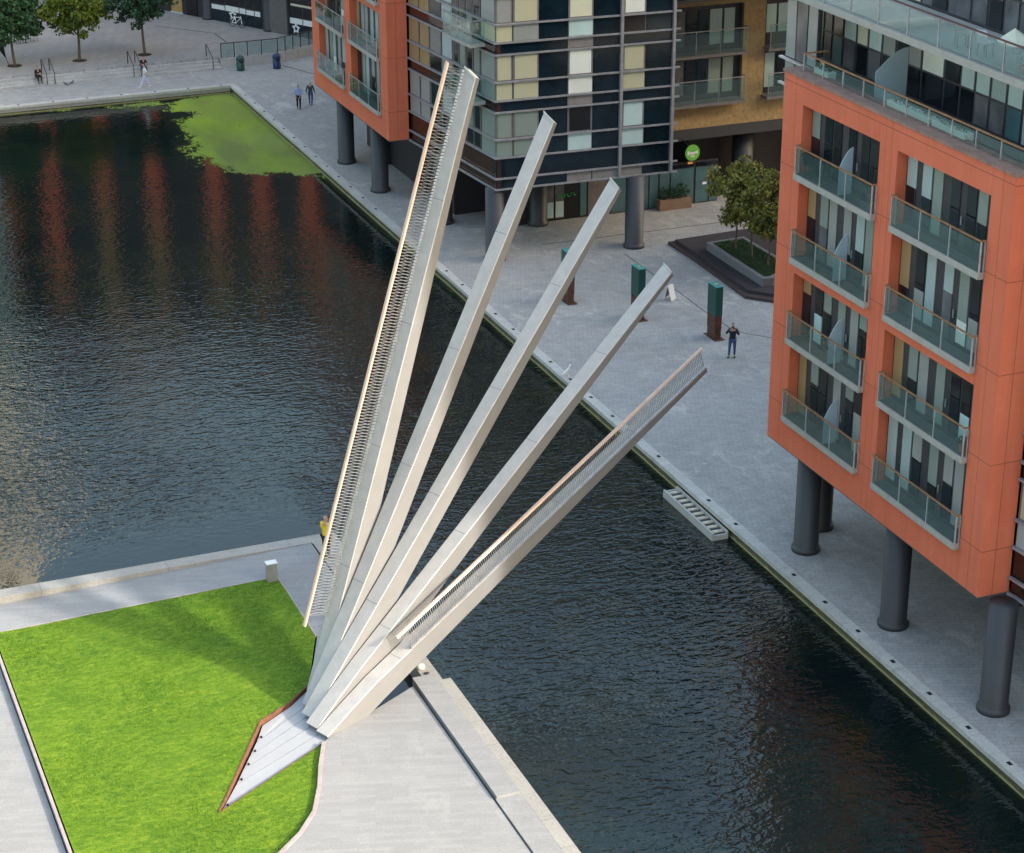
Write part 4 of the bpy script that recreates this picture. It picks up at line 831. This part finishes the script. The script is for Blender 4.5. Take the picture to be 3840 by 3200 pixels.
def tree(name, x, y, z, label, trunk_h, r0, blobs, nleaf, size, mats, seed, group=None, nlimb=9):
    rr = random.Random(seed); t = thing(name, (x, y, z), label, 'tree', group)
    m = mb('bark'); topz = z+trunk_h
    bx, by = x+rr.uniform(-.08, .08), y+rr.uniform(-.08, .08)
    zt = max(b[0][2]+b[1][2]*.5 for b in blobs)
    m.tube([(x, y, z), (x+.01, y, z+.15), (bx, by, z+trunk_h*.6), (bx, by, topz), ((bx+x)/2, by, zt)], [r0*1.5, r0*1.05, r0*.9, r0*.8, r0*.2], 10)
    for i in range(nlimb):
        b = blobs[i % len(blobs)]; a = rr.uniform(0, 6.28) if len(blobs) < 3 else 2*math.pi*i/nlimb; h = rr.uniform(.0, .6)
        st = Vector((bx, by, topz+(zt-topz)*h*.6-.1)); c = Vector(b[0])
        e = c+Vector((math.cos(a)*b[1][0]*rr.uniform(.5, .85), math.sin(a)*b[1][1]*rr.uniform(.5, .85), b[1][2]*rr.uniform(-.1, .6)))
        mid = st.lerp(e, .5)+Vector((0, 0, -.12))
        m.tube([st, mid, e], [r0*.5, r0*.32, r0*.1], 6)
        for _ in range(3):
            f = e+Vector((rr.uniform(-.7, .7), rr.uniform(-.7, .7), rr.uniform(-.2, .7))); m.tube([mid.lerp(e, rr.uniform(.2, .8)), f], [r0*.2, r0*.06], 5)
    m.build('trunk', t, True)
    # clumps of leaves round random centres in the crown blobs, so that gaps stay
    cl = []
    for c, s in blobs:
        k = max(6, int(17*s[0]*s[1]))
        for _ in range(k):
            while True:
                p = Vector((rr.uniform(-1, 1), rr.uniform(-1, 1), rr.uniform(-1, 1)))
                if .35 < p.length < 1: break
            q = .62*rr.uniform(.6, 1.15)
            cl.append(((c[0]+p.x*s[0], c[1]+p.y*s[1], c[2]+p.z*s[2]), (q*.75, q*.75, q*.5)))
    leaf_cloud('crown', cl, nleaf, size, mats, t, rr, .3, .25)
    m = mb('soil'); m.lathe(x, y, [(.55, z+.003), (.55, z+.012)], 20); m.build('tree_pit', t)
    return t
def crown(x, y, z, rw, h0, h1):
    zc = z+(h0+h1)/2; hz = (h1-h0)/2
    return [((x, y, zc), (rw*.8, rw*.8, hz)), ((x-rw*.45, y, zc-.25*hz), (rw*.6, rw*.55, hz*.6)), ((x+rw*.5, y+.3, zc-.2*hz), (rw*.55, rw*.55, hz*.6)), ((x+.2, y-rw*.4, zc), (rw*.6, rw*.5, hz*.65))]
tree('plaza_tree', 23.3, 157.3, PZ, 'dense dark green plaza tree at the left edge with chairs behind it', 2.0, .11, crown(22.9, 157.3, PZ, 3.1, 1.7, 6.6), 7600, .30, ['leaf_dark', 'leaf_deep', 'leaf_dark'], 1)
tree('plaza_tree', 28.1, 157.1, PZ, 'middle plaza tree with loose yellow green leaves', 2.1, .11, crown(28.0, 157.1, PZ, 2.75, 1.9, 6.4), 4600, .30, ['leaf_yellow', 'leaf_dark', 'leaf_yellow'], 2)
tree('plaza_tree', 33.05, 157.1, PZ, 'blue green plaza tree on the right, nearest the handrail and ramp', 2.5, .11, crown(33.0, 157.4, PZ, 2.7, 2.2, 6.6), 5200, .27, ['leaf_deep', 'leaf_deep', 'leaf_dark'], 3)
tree('plaza_tree', 30.8, 181.5, PZ, 'dark trunked tree far back on the plaza at the top edge', 3.0, .35, crown(30.8, 181.5, PZ, 3.0, 3.2, 8.0), 2600, .35, ['leaf_deep', 'leaf_dark'], 4)
for i, (x, y, la, h0) in enumerate(((52.83, 98.4, 'left tree of the raised planter with a boxy olive crown', 1.7), (53.07, 96.9, 'middle tree of the raised planter under the shared olive crown', 1.6), (53.05, 95.1, 'right tree of the raised planter beside the terracotta wall', 1.5))):
    z = .70
    tree('planter_tree', x, y, z, la, h0, .055, [((x, y, z+3.5), (1.35, 1.25, 1.75)), ((x-.5, y+.3, z+4.2), (1.1, .9, 1.15)), ((x+.5, y-.2, z+4.3), (1.1, .9, 1.1)), ((x, y, z+2.4), (.95, .9, .8))], 4300, .20, ['leaf_olive', 'leaf_brown', 'leaf_olive', 'leaf_deep'], 20+i)
def totem(x, y, label, h=2.78):
    t = thing('totem_column', (x, y, 0), label, 'totem', 'green and rust totems on the quay')
    m = mb('totem_rust'); b = [(-.14, .50), (-.14, -.40), (.25, -.40), (.25, .50)]
    P = lambda p, s: (x+p[0]*s, y+p[1]*s)
    m.prism([P(p, .90) for p in b], 0.02, .5); m.build('rust_foot', t)
    m = mb('totem_rust'); m.prism([P(p, .96) for p in b], .501, 1.27); m.build('rust_shaft', t)
    m = mb('totem_green'); m.prism([P(p, 1.0) for p in b], 1.272, h); m.build('green_panel', t)
    m = mb('totem_top'); m.prism([P(p, .98) for p in b], h+.001, h+.03); m.build('cap', t)
    m = mb('sign_orange'); m.box(x-.0, x+.12, y-.05, y+.06, h+.031, h+.07); m.build('cap_light', t)
    m = mb('totem_rust'); m.prism([P(p, 1.45) for p in b], 0.003, .022); m.build('base_plate', t)
totem(46.45, 88.45, 'green topped rusty totem in full view beside the photographer'); totem(44.05, 92.4, 'middle green totem partly hidden behind the second lowest beam tip'); totem(41.72, 96.1, 'farthest green totem mostly hidden behind the middle beam')
g = MB(); g.mat('crack_dark')
def polyline(m, pts, w, z0, z1): ribbon(m, pts, w, z0, z1)
polyline(g, [(47.80, 102.1), (47.82, 100.2), (47.80, 96.8), (47.84, 95.0), (47.76, 92.0), (47.86, 90.0), (47.83, 89.4), (48.09, 88.5), (49.15, 87.3), (54, 84)], .05, .0005, .004); polyline(g, [(44.2, 105.4), (51.6, 105.25), (60, 105.15)], .07, .0005, .004); polyline(g, [(42.4, 152.6), (44.0, 148.6), (48, 139)], .09, .0005, .004)
structure(g, 'paving_drains')
g = mb('crack_dark'); polyline(g, [(36.0, 166.6), (39.8, 162.2), (39.86, 158.7)], .09, PZ+.0005, PZ+.004); structure(g, 'plaza_drain')
t = thing('notice_board', (46.77, 94.7, 0), 'small white folding notice board on the quay near a beam tip', 'notice board')
m = mb('white_paint'); m.obox((46.55, 94.35, .03), (.42, .30, 0), (-.03, .03, 0), (.10, -.13, .78)); m.build('front_leaf', t)
m = mb('white_paint'); m.obox((46.80, 93.98, .03), (.42, .30, 0), (-.03, .03, 0), (-.12, .17, .78)); m.build('rear_leaf', t)
m = mb('frame_grey'); m.obox((46.60, 94.31, .20), (.32, .23, 0), (-.004, .004, 0), (.07, -.09, .5)); m.build('printed_panel', t)
t = thing('wooden_planter', (54.1, 108.75, 0), 'brown timber planter of dark shrubs in front of the teal shopfront', 'planter')
m = mb('planter_wood'); m.box(53.05, 55.15, 108.45, 109.02, .003, .62); m.build('trough', t)
leaf_cloud('shrubs', [((53.35, 108.75, 1.0), (.3, .28, .45)), ((53.95, 108.75, .95), (.35, .28, .4)), ((54.5, 108.75, 1.05), (.3, .28, .5)), ((54.9, 108.75, 1.0), (.25, .25, .4))], 900, .10, ['leaf_shrub', 'leaf_deep'], t, rnd)
t = thing('floating_pontoon', (36.8, 72, WZ), 'white slatted floating step moored against the quay wall', 'pontoon')
PX0, PX1, PY0, PY1 = 36.48, 37.22, 68.9, 73.65
m = mb('pontoon_white'); m.prism([(PX0, PY0), (PX1, PY0), (PX1, PY1), (PX0+.12, PY1), (PX0, PY1-.12)], WZ-.1, WZ+.22); m.build('hull', t)
m = mb('pontoon_white'); m.box(PX0, PX0+.09, PY0, PY1-.13, WZ+.221, WZ+.34); m.build('outer_lip', t); m = mb('pontoon_white'); m.box(PX1-.07, PX1, PY0, PY1, WZ+.221, WZ+.34); m.build('inner_lip', t)
for i in range(10):
    y = PY0+.3+.45*i; m = mb('cream_paint'); m.tube([(PX0+.14, y, WZ+.24), (PX1-.10, y, WZ+.24)], .085, 10); m.build('roller', t, True)
m = mb('frame_dark'); m.box(PX0+.10, PX1-.08, PY0+.1, PY1-.15, WZ+.221, WZ+.235); m.build('well', t)

# ---- plaza furniture
def bin_(x, y, mat, label):
    t = thing('litter_bin', (x, y, 0), label, 'litter bin')
    mb(mat).lathe(x, y, [(.29, .02), (.30, .06), (.30, .86)], 20).build('body', t, 'auto'); mb(mat).lathe(x, y, [(.32, .862), (.32, .95), (.24, 1.08), (.10, 1.15), (.01, 1.16)], 20).build('domed_lid', t, True)
    m = mb('interior_dark'); m.box(x-.17, x+.17, y-.335, y-.318, .68, .80); m.build('slot', t)
bin_(39.15, 152.0, 'bin_green', 'dark green domed litter bin below the glass ramp railing'); bin_(41.85, 151.6, 'bin_blue', 'blue domed litter bin right of the green one')
t = thing('glass_railing', (42, 153, .64), 'glass railing on a low wall climbing the ramp beside the steps', 'railing')
posts = [(38.05, 153.35), (39.07, 153.37), (40.1, 153.38), (41.2, 153.39), (42.46, 153.42), (43.2, 153.88), (43.92, 154.25), (44.62, 154.58), (45.4, 154.94), (46.3, 155.37)]
m = mb('step_stone'); ribbon(m, [(37.97, 153.36), (42.5, 153.41), (46.6, 155.5)], .22, .004, PZ+.09); m.build('low_wall', t)
h = MB(); h.mat('dark_steel')
for a, b in zip(posts, posts[1:]): h.bar((*a, PZ+1.2), (*b, PZ+1.2), .07, .06)
h.build('handrail', t); g = mb('rail_glass')
for p in posts: mb('dark_steel').bar((*p, PZ+.09), (*p, PZ+1.19), .07).build('post', t)
for a, b in zip(posts, posts[1:]):
    u = (Vector(b)-Vector(a)); u.normalize(); g.bar((a[0]+u.x*.08, a[1]+u.y*.08, PZ+.66), (b[0]-u.x*.08, b[1]-u.y*.08, PZ+.66), .012, .92)
g.build('glass_panel', t)
for i, (x, la) in enumerate(((24.85, 'left handrail of the pair by the seated reader'), (25.42, 'right handrail of the pair by the seated reader'), (31.25, 'left handrail of the pair behind the white clad walker'), (31.8, 'right handrail of the pair behind the white clad walker'), (37.25, 'step handrail at the foot of the glass railing'))):
    t = thing('stair_handrail', (x, 153.2, 0), la, 'handrail', 'paired handrails on the plaza steps')
    m = mb('dark_steel'); m.tube([(x, 152.75, .12), (x, 152.75, .92), (x, 153.0, 1.02), (x, 154.55, 1.6), (x, 154.75, 1.55), (x, 154.75, PZ)], .035, 8); m.build('rail_tube', t, True)
    for y, z in ((152.75, .0), (154.75, PZ)): mb('steel').lathe(x, y, [(.08, z+.002), (.08, z+.02)], 12).build('base_flange', t)
t = thing('bicycle', (42.0, 163.6, PZ), 'silver bicycle leaning by the shop window under the first star', 'bicycle')
bx, by = 42.0, 163.55; u = Vector((.55, -.83, 0))
def BP(s, z, o=0): return Vector((bx, by, PZ))+u*s+Vector((0, 0, z))+Vector((.83, .55, 0))*(o+.10*z)
for s in (-.52, .52):
    m = mb('rubber'); ring = [BP(s+.34*math.cos(i*math.pi/12), .35+.34*math.sin(i*math.pi/12)) for i in range(25)]; m.tube(ring, .02, 6, False); w = m.build('wheel', t)
    m = mb('bright_steel')
    for i in range(10): m.tube([BP(s, .35), BP(s+.32*math.cos(i*.628), .35+.32*math.sin(i*.628))], .006, 4)
    o = m.build('spokes'); o.parent = w; o.data.transform(Matrix.Translation(-world_loc(w)))
m = mb('white_paint')
for a, b in (((-.52, .35), (-.12, .30)), ((-.12, .30), (-.20, .80)), ((-.52, .35), (-.20, .80)), ((-.20, .78), (.36, .82)), ((-.12, .30), (.36, .78)), ((.36, .92), (.52, .35))): m.tube([BP(*a), BP(*b)], .03, 8)
m.build('frame', t); m = mb('black_cloth'); m.bar(BP(-.34, .90), BP(-.10, .92), .12, .05); m.build('saddle', t); m = mb('dark_steel'); m.tube([BP(.36, .95, -.26), BP(.38, 1.0), BP(.36, .95, .26)], .018, 6); m.build('handlebar', t)
t = thing('closed_parasol', (22.75, 158.0, PZ), 'closed dark parasol leaning at the left edge beneath the first tree', 'parasol')
m = mb('bark'); m.tube([(22.95, 157.8, PZ), (22.72, 158.0, PZ+.8)], .03, 8); m.build('pole', t); m = mb('black_cloth'); m.tube([(22.78, 157.95, PZ+.55), (22.6, 158.1, PZ+1.1), (22.35, 158.3, PZ+2.3)], [.05, .19, .05], 10); m.build('canopy', t)
cl = ['dark cafe chair beside the closed parasol under the first tree', 'dark cafe chair behind the first plaza tree trunk', 'dark cafe chair right of the first tree trunk', 'rightmost dark cafe chair of the row under the first tree']
for i, (x, y, rt) in enumerate(((22.9, 164.2, .3), (24.0, 164.8, 2.8), (24.9, 164.3, .9), (26.1, 164.9, 2.2))): chair(x, y, PZ, rt, 'black_cloth', cl[i], 'cafe chairs on the plaza', 'cafe_chair')
for i, (x, y) in enumerate(((23.5, 163.9), (25.4, 164.6))):
    t = thing('cafe_table', (x, y, PZ), ['round grey cafe table nearest the closed parasol', 'round grey cafe table between the right hand cafe chairs'][i], 'table'); mb('steel').lathe(x, y, [(.38, PZ+.72), (.38, PZ+.75)], 20).build('table_top', t); mb('dark_steel').lathe(x, y, [(.22, PZ+.003), (.04, PZ+.05), (.03, PZ+.719)], 12).build('leg', t)

# ---- birds
def bird(x, y, z, rot, mat, label, s=1.0):
    c, q = math.cos(rot), math.sin(rot); T = lambda a, b, h: (x+(a*c-b*q)*s, y+(a*q+b*c)*s, z+h*s)
    t = thing('pigeon' if mat == 'pigeon' else 'gull', (x, y, z), label, 'bird'); m = mb(mat)
    m.tube([T(-.20, 0, .10), T(-.10, 0, .13), T(.0, 0, .15), T(.09, 0, .18), T(.13, 0, .24), T(.16, 0, .27), T(.21, 0, .265)], [.012, .045, .075, .062, .035, .036, .008], 10); m.build('body', t, True)
    m = mb('sign_orange')
    for b in (-.03, .03): m.tube([T(.0, b, .09), T(.01, b, 0.002), T(.05, b, 0.002)], .007, 5)
    m.build('legs', t)
bird(26.1, 152.25, 0, 2.5, 'pigeon', 'dark pigeon on the promenade, nearer the water', 1.2); bird(26.55, 152.45, 0, .4, 'pigeon', 'dark pigeon closest to the bottom step', 1.2); bird(37.5, 86.4, .012, .5, 'gull', 'white gull standing on the quay coping beside the second lowest beam', 1.9)

# ------------------------------------------------------------------ people
def skin_mesh(nodes, edges, name, mat, parent, sub=2, extra=None):
    me = bpy.data.meshes.new(name); keys = list(nodes); idx = {k: i for i, k in enumerate(keys)}
    me.from_pydata([nodes[k][0] for k in keys], [(idx[a], idx[b]) for a, b in edges], [])
    o = bpy.data.objects.new(name, me); col.objects.link(o); md = o.modifiers.new('Skin', 'SKIN'); md.use_smooth_shade = True
    for i, k in enumerate(keys):
        r = nodes[k][1]; r = r if isinstance(r, tuple) else (r, r); sv = me.skin_vertices[0].data[i]; sv.radius = r; sv.use_root = (i == 0)
    sb_ = o.modifiers.new('Subsurf', 'SUBSURF'); sb_.levels = sub; sb_.render_levels = sub
    dg = bpy.context.evaluated_depsgraph_get(); ev = o.evaluated_get(dg); nm = bpy.data.meshes.new_from_object(ev)
    bpy.data.objects.remove(o); nm.materials.clear(); nm.materials.append(M[mat]); nm.polygons.foreach_set('use_smooth', [True]*len(nm.polygons))
    o = bpy.data.objects.new(name, nm); col.objects.link(o)
    if parent is not None: o.parent = parent
    return o
def person(loc, rot, label, pose, top, legs, shoes, hair, sleeves=1.0, coat=False, hat=None, k=1.0):
    t = thing('person', loc, label, 'person'); t.rotation_euler = (0, 0, rot); t.scale = (k, k, k)
    J = dict(pel=(0, 0, .96), spi=(0, .0, 1.16), che=(0, 0, 1.34), nec=(0, 0, 1.49), hd0=(0, .02, 1.57), hd1=(0, .03, 1.65), hd2=(0, .02, 1.72),
             hiL=(-.10, 0, .90), knL=(-.11, .01, .50), anL=(-.11, -.02, .09), toL=(-.12, .13, .035), hiR=(.10, 0, .90), knR=(.11, .01, .50), anR=(.11, -.02, .09), toR=(.12, .13, .035),
             shL=(-.18, 0, 1.41), elL=(-.24, -.02, 1.13), wrL=(-.25, .06, .88), shR=(.18, 0, 1.41), elR=(.24, -.02, 1.13), wrR=(.25, .06, .88)); J.update(pose); V = {q: Vector(p) for q, p in J.items()}
    N = {'pel': (V['pel'], (.14, .10)), 'spi': (V['spi'], (.125, .09)), 'che': (V['che'], (.15, .105)), 'nec': (V['nec'], .052), 'hd0': (V['hd0'], (.066, .072)), 'hd1': (V['hd1'], (.075, .092)), 'hd2': (V['hd2'], (.062, .075))}
    E = [('pel', 'spi'), ('spi', 'che'), ('che', 'nec'), ('nec', 'hd0'), ('hd0', 'hd1'), ('hd1', 'hd2')]
    N['nose'] = (V['hd0'].lerp(V['hd1'], .4)+Vector((0, .098, 0)), .012); E.append(('hd0', 'nose'))
    for s in 'LR':
        N['hi'+s] = (V['hi'+s], .085); N['kn'+s] = (V['kn'+s], .055); N['an'+s] = (V['an'+s], .038); N['to'+s] = (V['to'+s], (.036, .028))
        E += [('pel', 'hi'+s), ('hi'+s, 'kn'+s), ('kn'+s, 'an'+s), ('an'+s, 'to'+s)]
        N['sh'+s] = (V['sh'+s], .058); N['el'+s] = (V['el'+s], .038); N['wr'+s] = (V['wr'+s], .026); E += [('che', 'sh'+s), ('sh'+s, 'el'+s), ('el'+s, 'wr'+s)]
        dd = (V['wr'+s]-V['el'+s]).normalized(); sd_ = dd.cross(Vector((0, 1, .3))).normalized(); pm = V['wr'+s]+dd*.07; N['pa'+s] = (pm, (.036, .018)); E.append(('wr'+s, 'pa'+s))
        cu = dd.cross(sd_).normalized()*(.02)
        for f in range(4):
            off = (f-1.5)*.019; ln = (.062, .075, .070, .055)[f]; b = pm+dd*.03+sd_*off; N['f%d%s' % (f, s)] = (b+dd*ln*.5, .0085); N['g%d%s' % (f, s)] = (b+dd*ln+cu, .0075); E += [('pa'+s, 'f%d%s' % (f, s)), ('f%d%s' % (f, s), 'g%d%s' % (f, s))]
        N['th'+s] = (pm-sd_*.045+dd*.02, .0095); E.append(('pa'+s, 'th'+s))
    skin_mesh(N, E, 'body', 'skin', t)
    ins = lambda a, b, f: V[a].lerp(V[b], f)
    C = {'a': (ins('pel', 'hiL', .0)+Vector((0, 0, -.02)), (.165, .125)), 'b': (V['spi'], (.155, .115)), 'c': (V['che'], (.172, .125)), 'd': (ins('che', 'nec', .7), (.085, .075))}; CE = [('a', 'b'), ('b', 'c'), ('c', 'd')]
    if coat: C['z'] = (V['pel']+Vector((0, 0, -.17)), (.175, .135)); CE.append(('a', 'z'))
    for s in 'LR':
        C['s'+s] = (V['sh'+s], .076); C['e'+s] = (ins('sh'+s, 'el'+s, min(1, sleeves*2)*.97), .056); CE += [('c', 's'+s), ('s'+s, 'e'+s)]
        if sleeves > .6: C['w'+s] = (ins('el'+s, 'wr'+s, .9), .042); CE.append(('e'+s, 'w'+s))
    skin_mesh(C, CE, 'coat' if coat else 'shirt', top, t)
    Q = {'p': (V['pel']+Vector((0, 0, .02)), (.155, .115))}; QE = []
    for s in 'LR': Q['h'+s] = (V['hi'+s], .100); Q['k'+s] = (V['kn'+s], .070); Q['n'+s] = (ins('kn'+s, 'an'+s, .93), .056); QE += [('p', 'h'+s), ('h'+s, 'k'+s), ('k'+s, 'n'+s)]
    skin_mesh(Q, QE, 'trousers', legs, t)
    for s in 'LR': S = {'a': (V['an'+s]+Vector((0, -.03, -.035)), (.050, .045)), 'b': (V['an'+s].lerp(V['to'+s], .5), (.052, .042)), 'c': (V['to'+s]+Vector((0, .03, 0)), (.044, .03))}; skin_mesh(S, [('a', 'b'), ('b', 'c')], 'shoe', shoes, t)
    hv = (V['hd2']-V['hd0']).normalized()
    Hh = {'a': (V['hd2']+Vector((0, .012, .012)), (.072, .080)), 'b': (V['hd1']+Vector((0, -.045, .02)), (.074, .066)), 'c': (V['hd0']+Vector((0, -.05, .0)), (.058, .04))}; skin_mesh(Hh, [('a', 'b'), ('b', 'c')], 'hair', hair, t)
    for s in (-1, 1):
        m = mb('hair_dark'); e = V['hd1']+Vector((s*.032, .092, -.02)); m.box(e.x-.012, e.x+.012, e.y-.006, e.y+.008, e.z-.006, e.z+.006); o = m.build('eye'); o.parent = t
    return t
# photographer by the totem, camera raised to the face, facing the bridge
ph = person((46.05, 85.65, 0), R(150), 'photographer in dark navy jacket and jeans raising a camera, standing by the near totem', dict(elL=(-.30, .16, 1.22), wrL=(-.10, .24, 1.50), elR=(.32, .12, 1.24), wrR=(.10, .25, 1.50), hd1=(0, .04, 1.66), anR=(.15, .06, .09), toR=(.19, .20, .035), knR=(.13, .05, .5)), 'navy_cloth', 'jeans', 'dark_shoe', 'hair_dark', 1.0, True, k=1.03)
def held(p, name, mat, x0, x1, y0, y1, z0, z1, label, cat):
    mm = mb(mat); mm.box(x0, x1, y0, y1, z0, z1); o = mm.build(name); mt = Matrix.Translation(p.location) @ Matrix.Rotation(p.rotation_euler.z, 4, 'Z') @ Matrix.Scale(p.scale.x, 4)
    o.data.transform(mt); recenter(o, mt @ Vector(((x0+x1)/2, (y0+y1)/2, z0))); tag(o, label, cat); return o
cmr = held(ph, 'camera_body', 'interior_dark', -.07, .07, .23, .29, 1.55, 1.65, 'black camera held to the face of the photographer', 'camera')
# man in yellow by the parapet corner
person((21.05, 72.3, 0), R(-60), 'bald person in a bright yellow vest at the parapet corner behind the pink handrail', dict(elL=(-.25, .05, 1.15), wrL=(-.2, .22, 1.02)), 'yellow_vest', 'black_cloth', 'dark_shoe', 'skin', .5, True, k=1.07)
# couple strolling away along the far quay
person((39.95, 139.5, 0), R(-25), 'person in pale blue shirt and black trousers strolling on the far quay', dict(knL=(-.10, .10, .50), anL=(-.12, .16, .09), toL=(-.12, .30, .035), knR=(.11, -.02, .5), anR=(.12, -.24, .10), toR=(.12, -.10, .04), elL=(-.25, -.08, 1.14), wrL=(-.16, -.14, .95), elR=(.25, -.08, 1.14), wrR=(.16, -.14, .95)), 'blue_shirt', 'black_cloth', 'dark_shoe', 'hair_grey', 1.0, k=1.03)
person((41.05, 140.25, 0), R(-25), 'blond person in slate jacket and dark jeans walking beside the pale blue shirt', dict(knL=(-.09, .05, .5), anL=(-.08, .05, .09), toL=(-.08, .2, .035), anR=(.09, -.16, .1), toR=(.09, -.02, .04), elL=(-.27, -.02, 1.14), wrL=(-.30, .02, .92), elR=(.27, -.02, 1.14), wrR=(.31, .02, .92)), 'slate_cloth', 'jeans', 'dark_shoe', 'hair_blond', 1.0, True, k=.98)
person((31.4, 149.7, 0), R(80), 'walker in white shirt and pale trousers striding along the promenade', dict(knL=(-.10, .20, .52), anL=(-.11, .36, .09), toL=(-.11, .50, .05), knR=(.10, -.10, .50), anR=(.11, -.40, .14), toR=(.11, -.28, .04), elL=(-.24, -.16, 1.17), wrL=(-.25, -.22, .95), elR=(.24, .10, 1.16), wrR=(.24, .28, 1.05)), 'white_cloth', 'lilac_cloth', 'white_cloth', 'hair_dark', .55, k=1.0)
SIT = dict(pel=(0, -.08, .12), spi=(0, -.05, .33), che=(0, .02, .51), nec=(0, .06, .66), hd0=(0, .10, .74), hd1=(0, .11, .82), hd2=(0, .10, .89), hiL=(-.10, -.06, .11), hiR=(.10, -.06, .11), knL=(-.12, .36, .18), knR=(.12, .36, .18), anL=(-.12, .42, -.24), anR=(.12, .42, -.24), toL=(-.12, .56, -.28), toR=(.12, .56, -.28),
           shL=(-.18, .02, .58), shR=(.18, .02, .58), elL=(-.25, .12, .34), elR=(.25, .12, .34), wrL=(-.10, .30, .36), wrR=(.10, .30, .36))
person((24.35, 153.60, .48), R(190), 'person in black sitting on the plaza steps beside the left handrails', SIT, 'black_cloth', 'black_cloth', 'dark_shoe', 'hair_dark', 1.0)
person((32.15, 153.60, .48), R(185), 'person in black top and blue jeans sitting on the steps behind the white clad walker', SIT, 'black_cloth', 'jeans', 'white_cloth', 'hair_dark', .5)
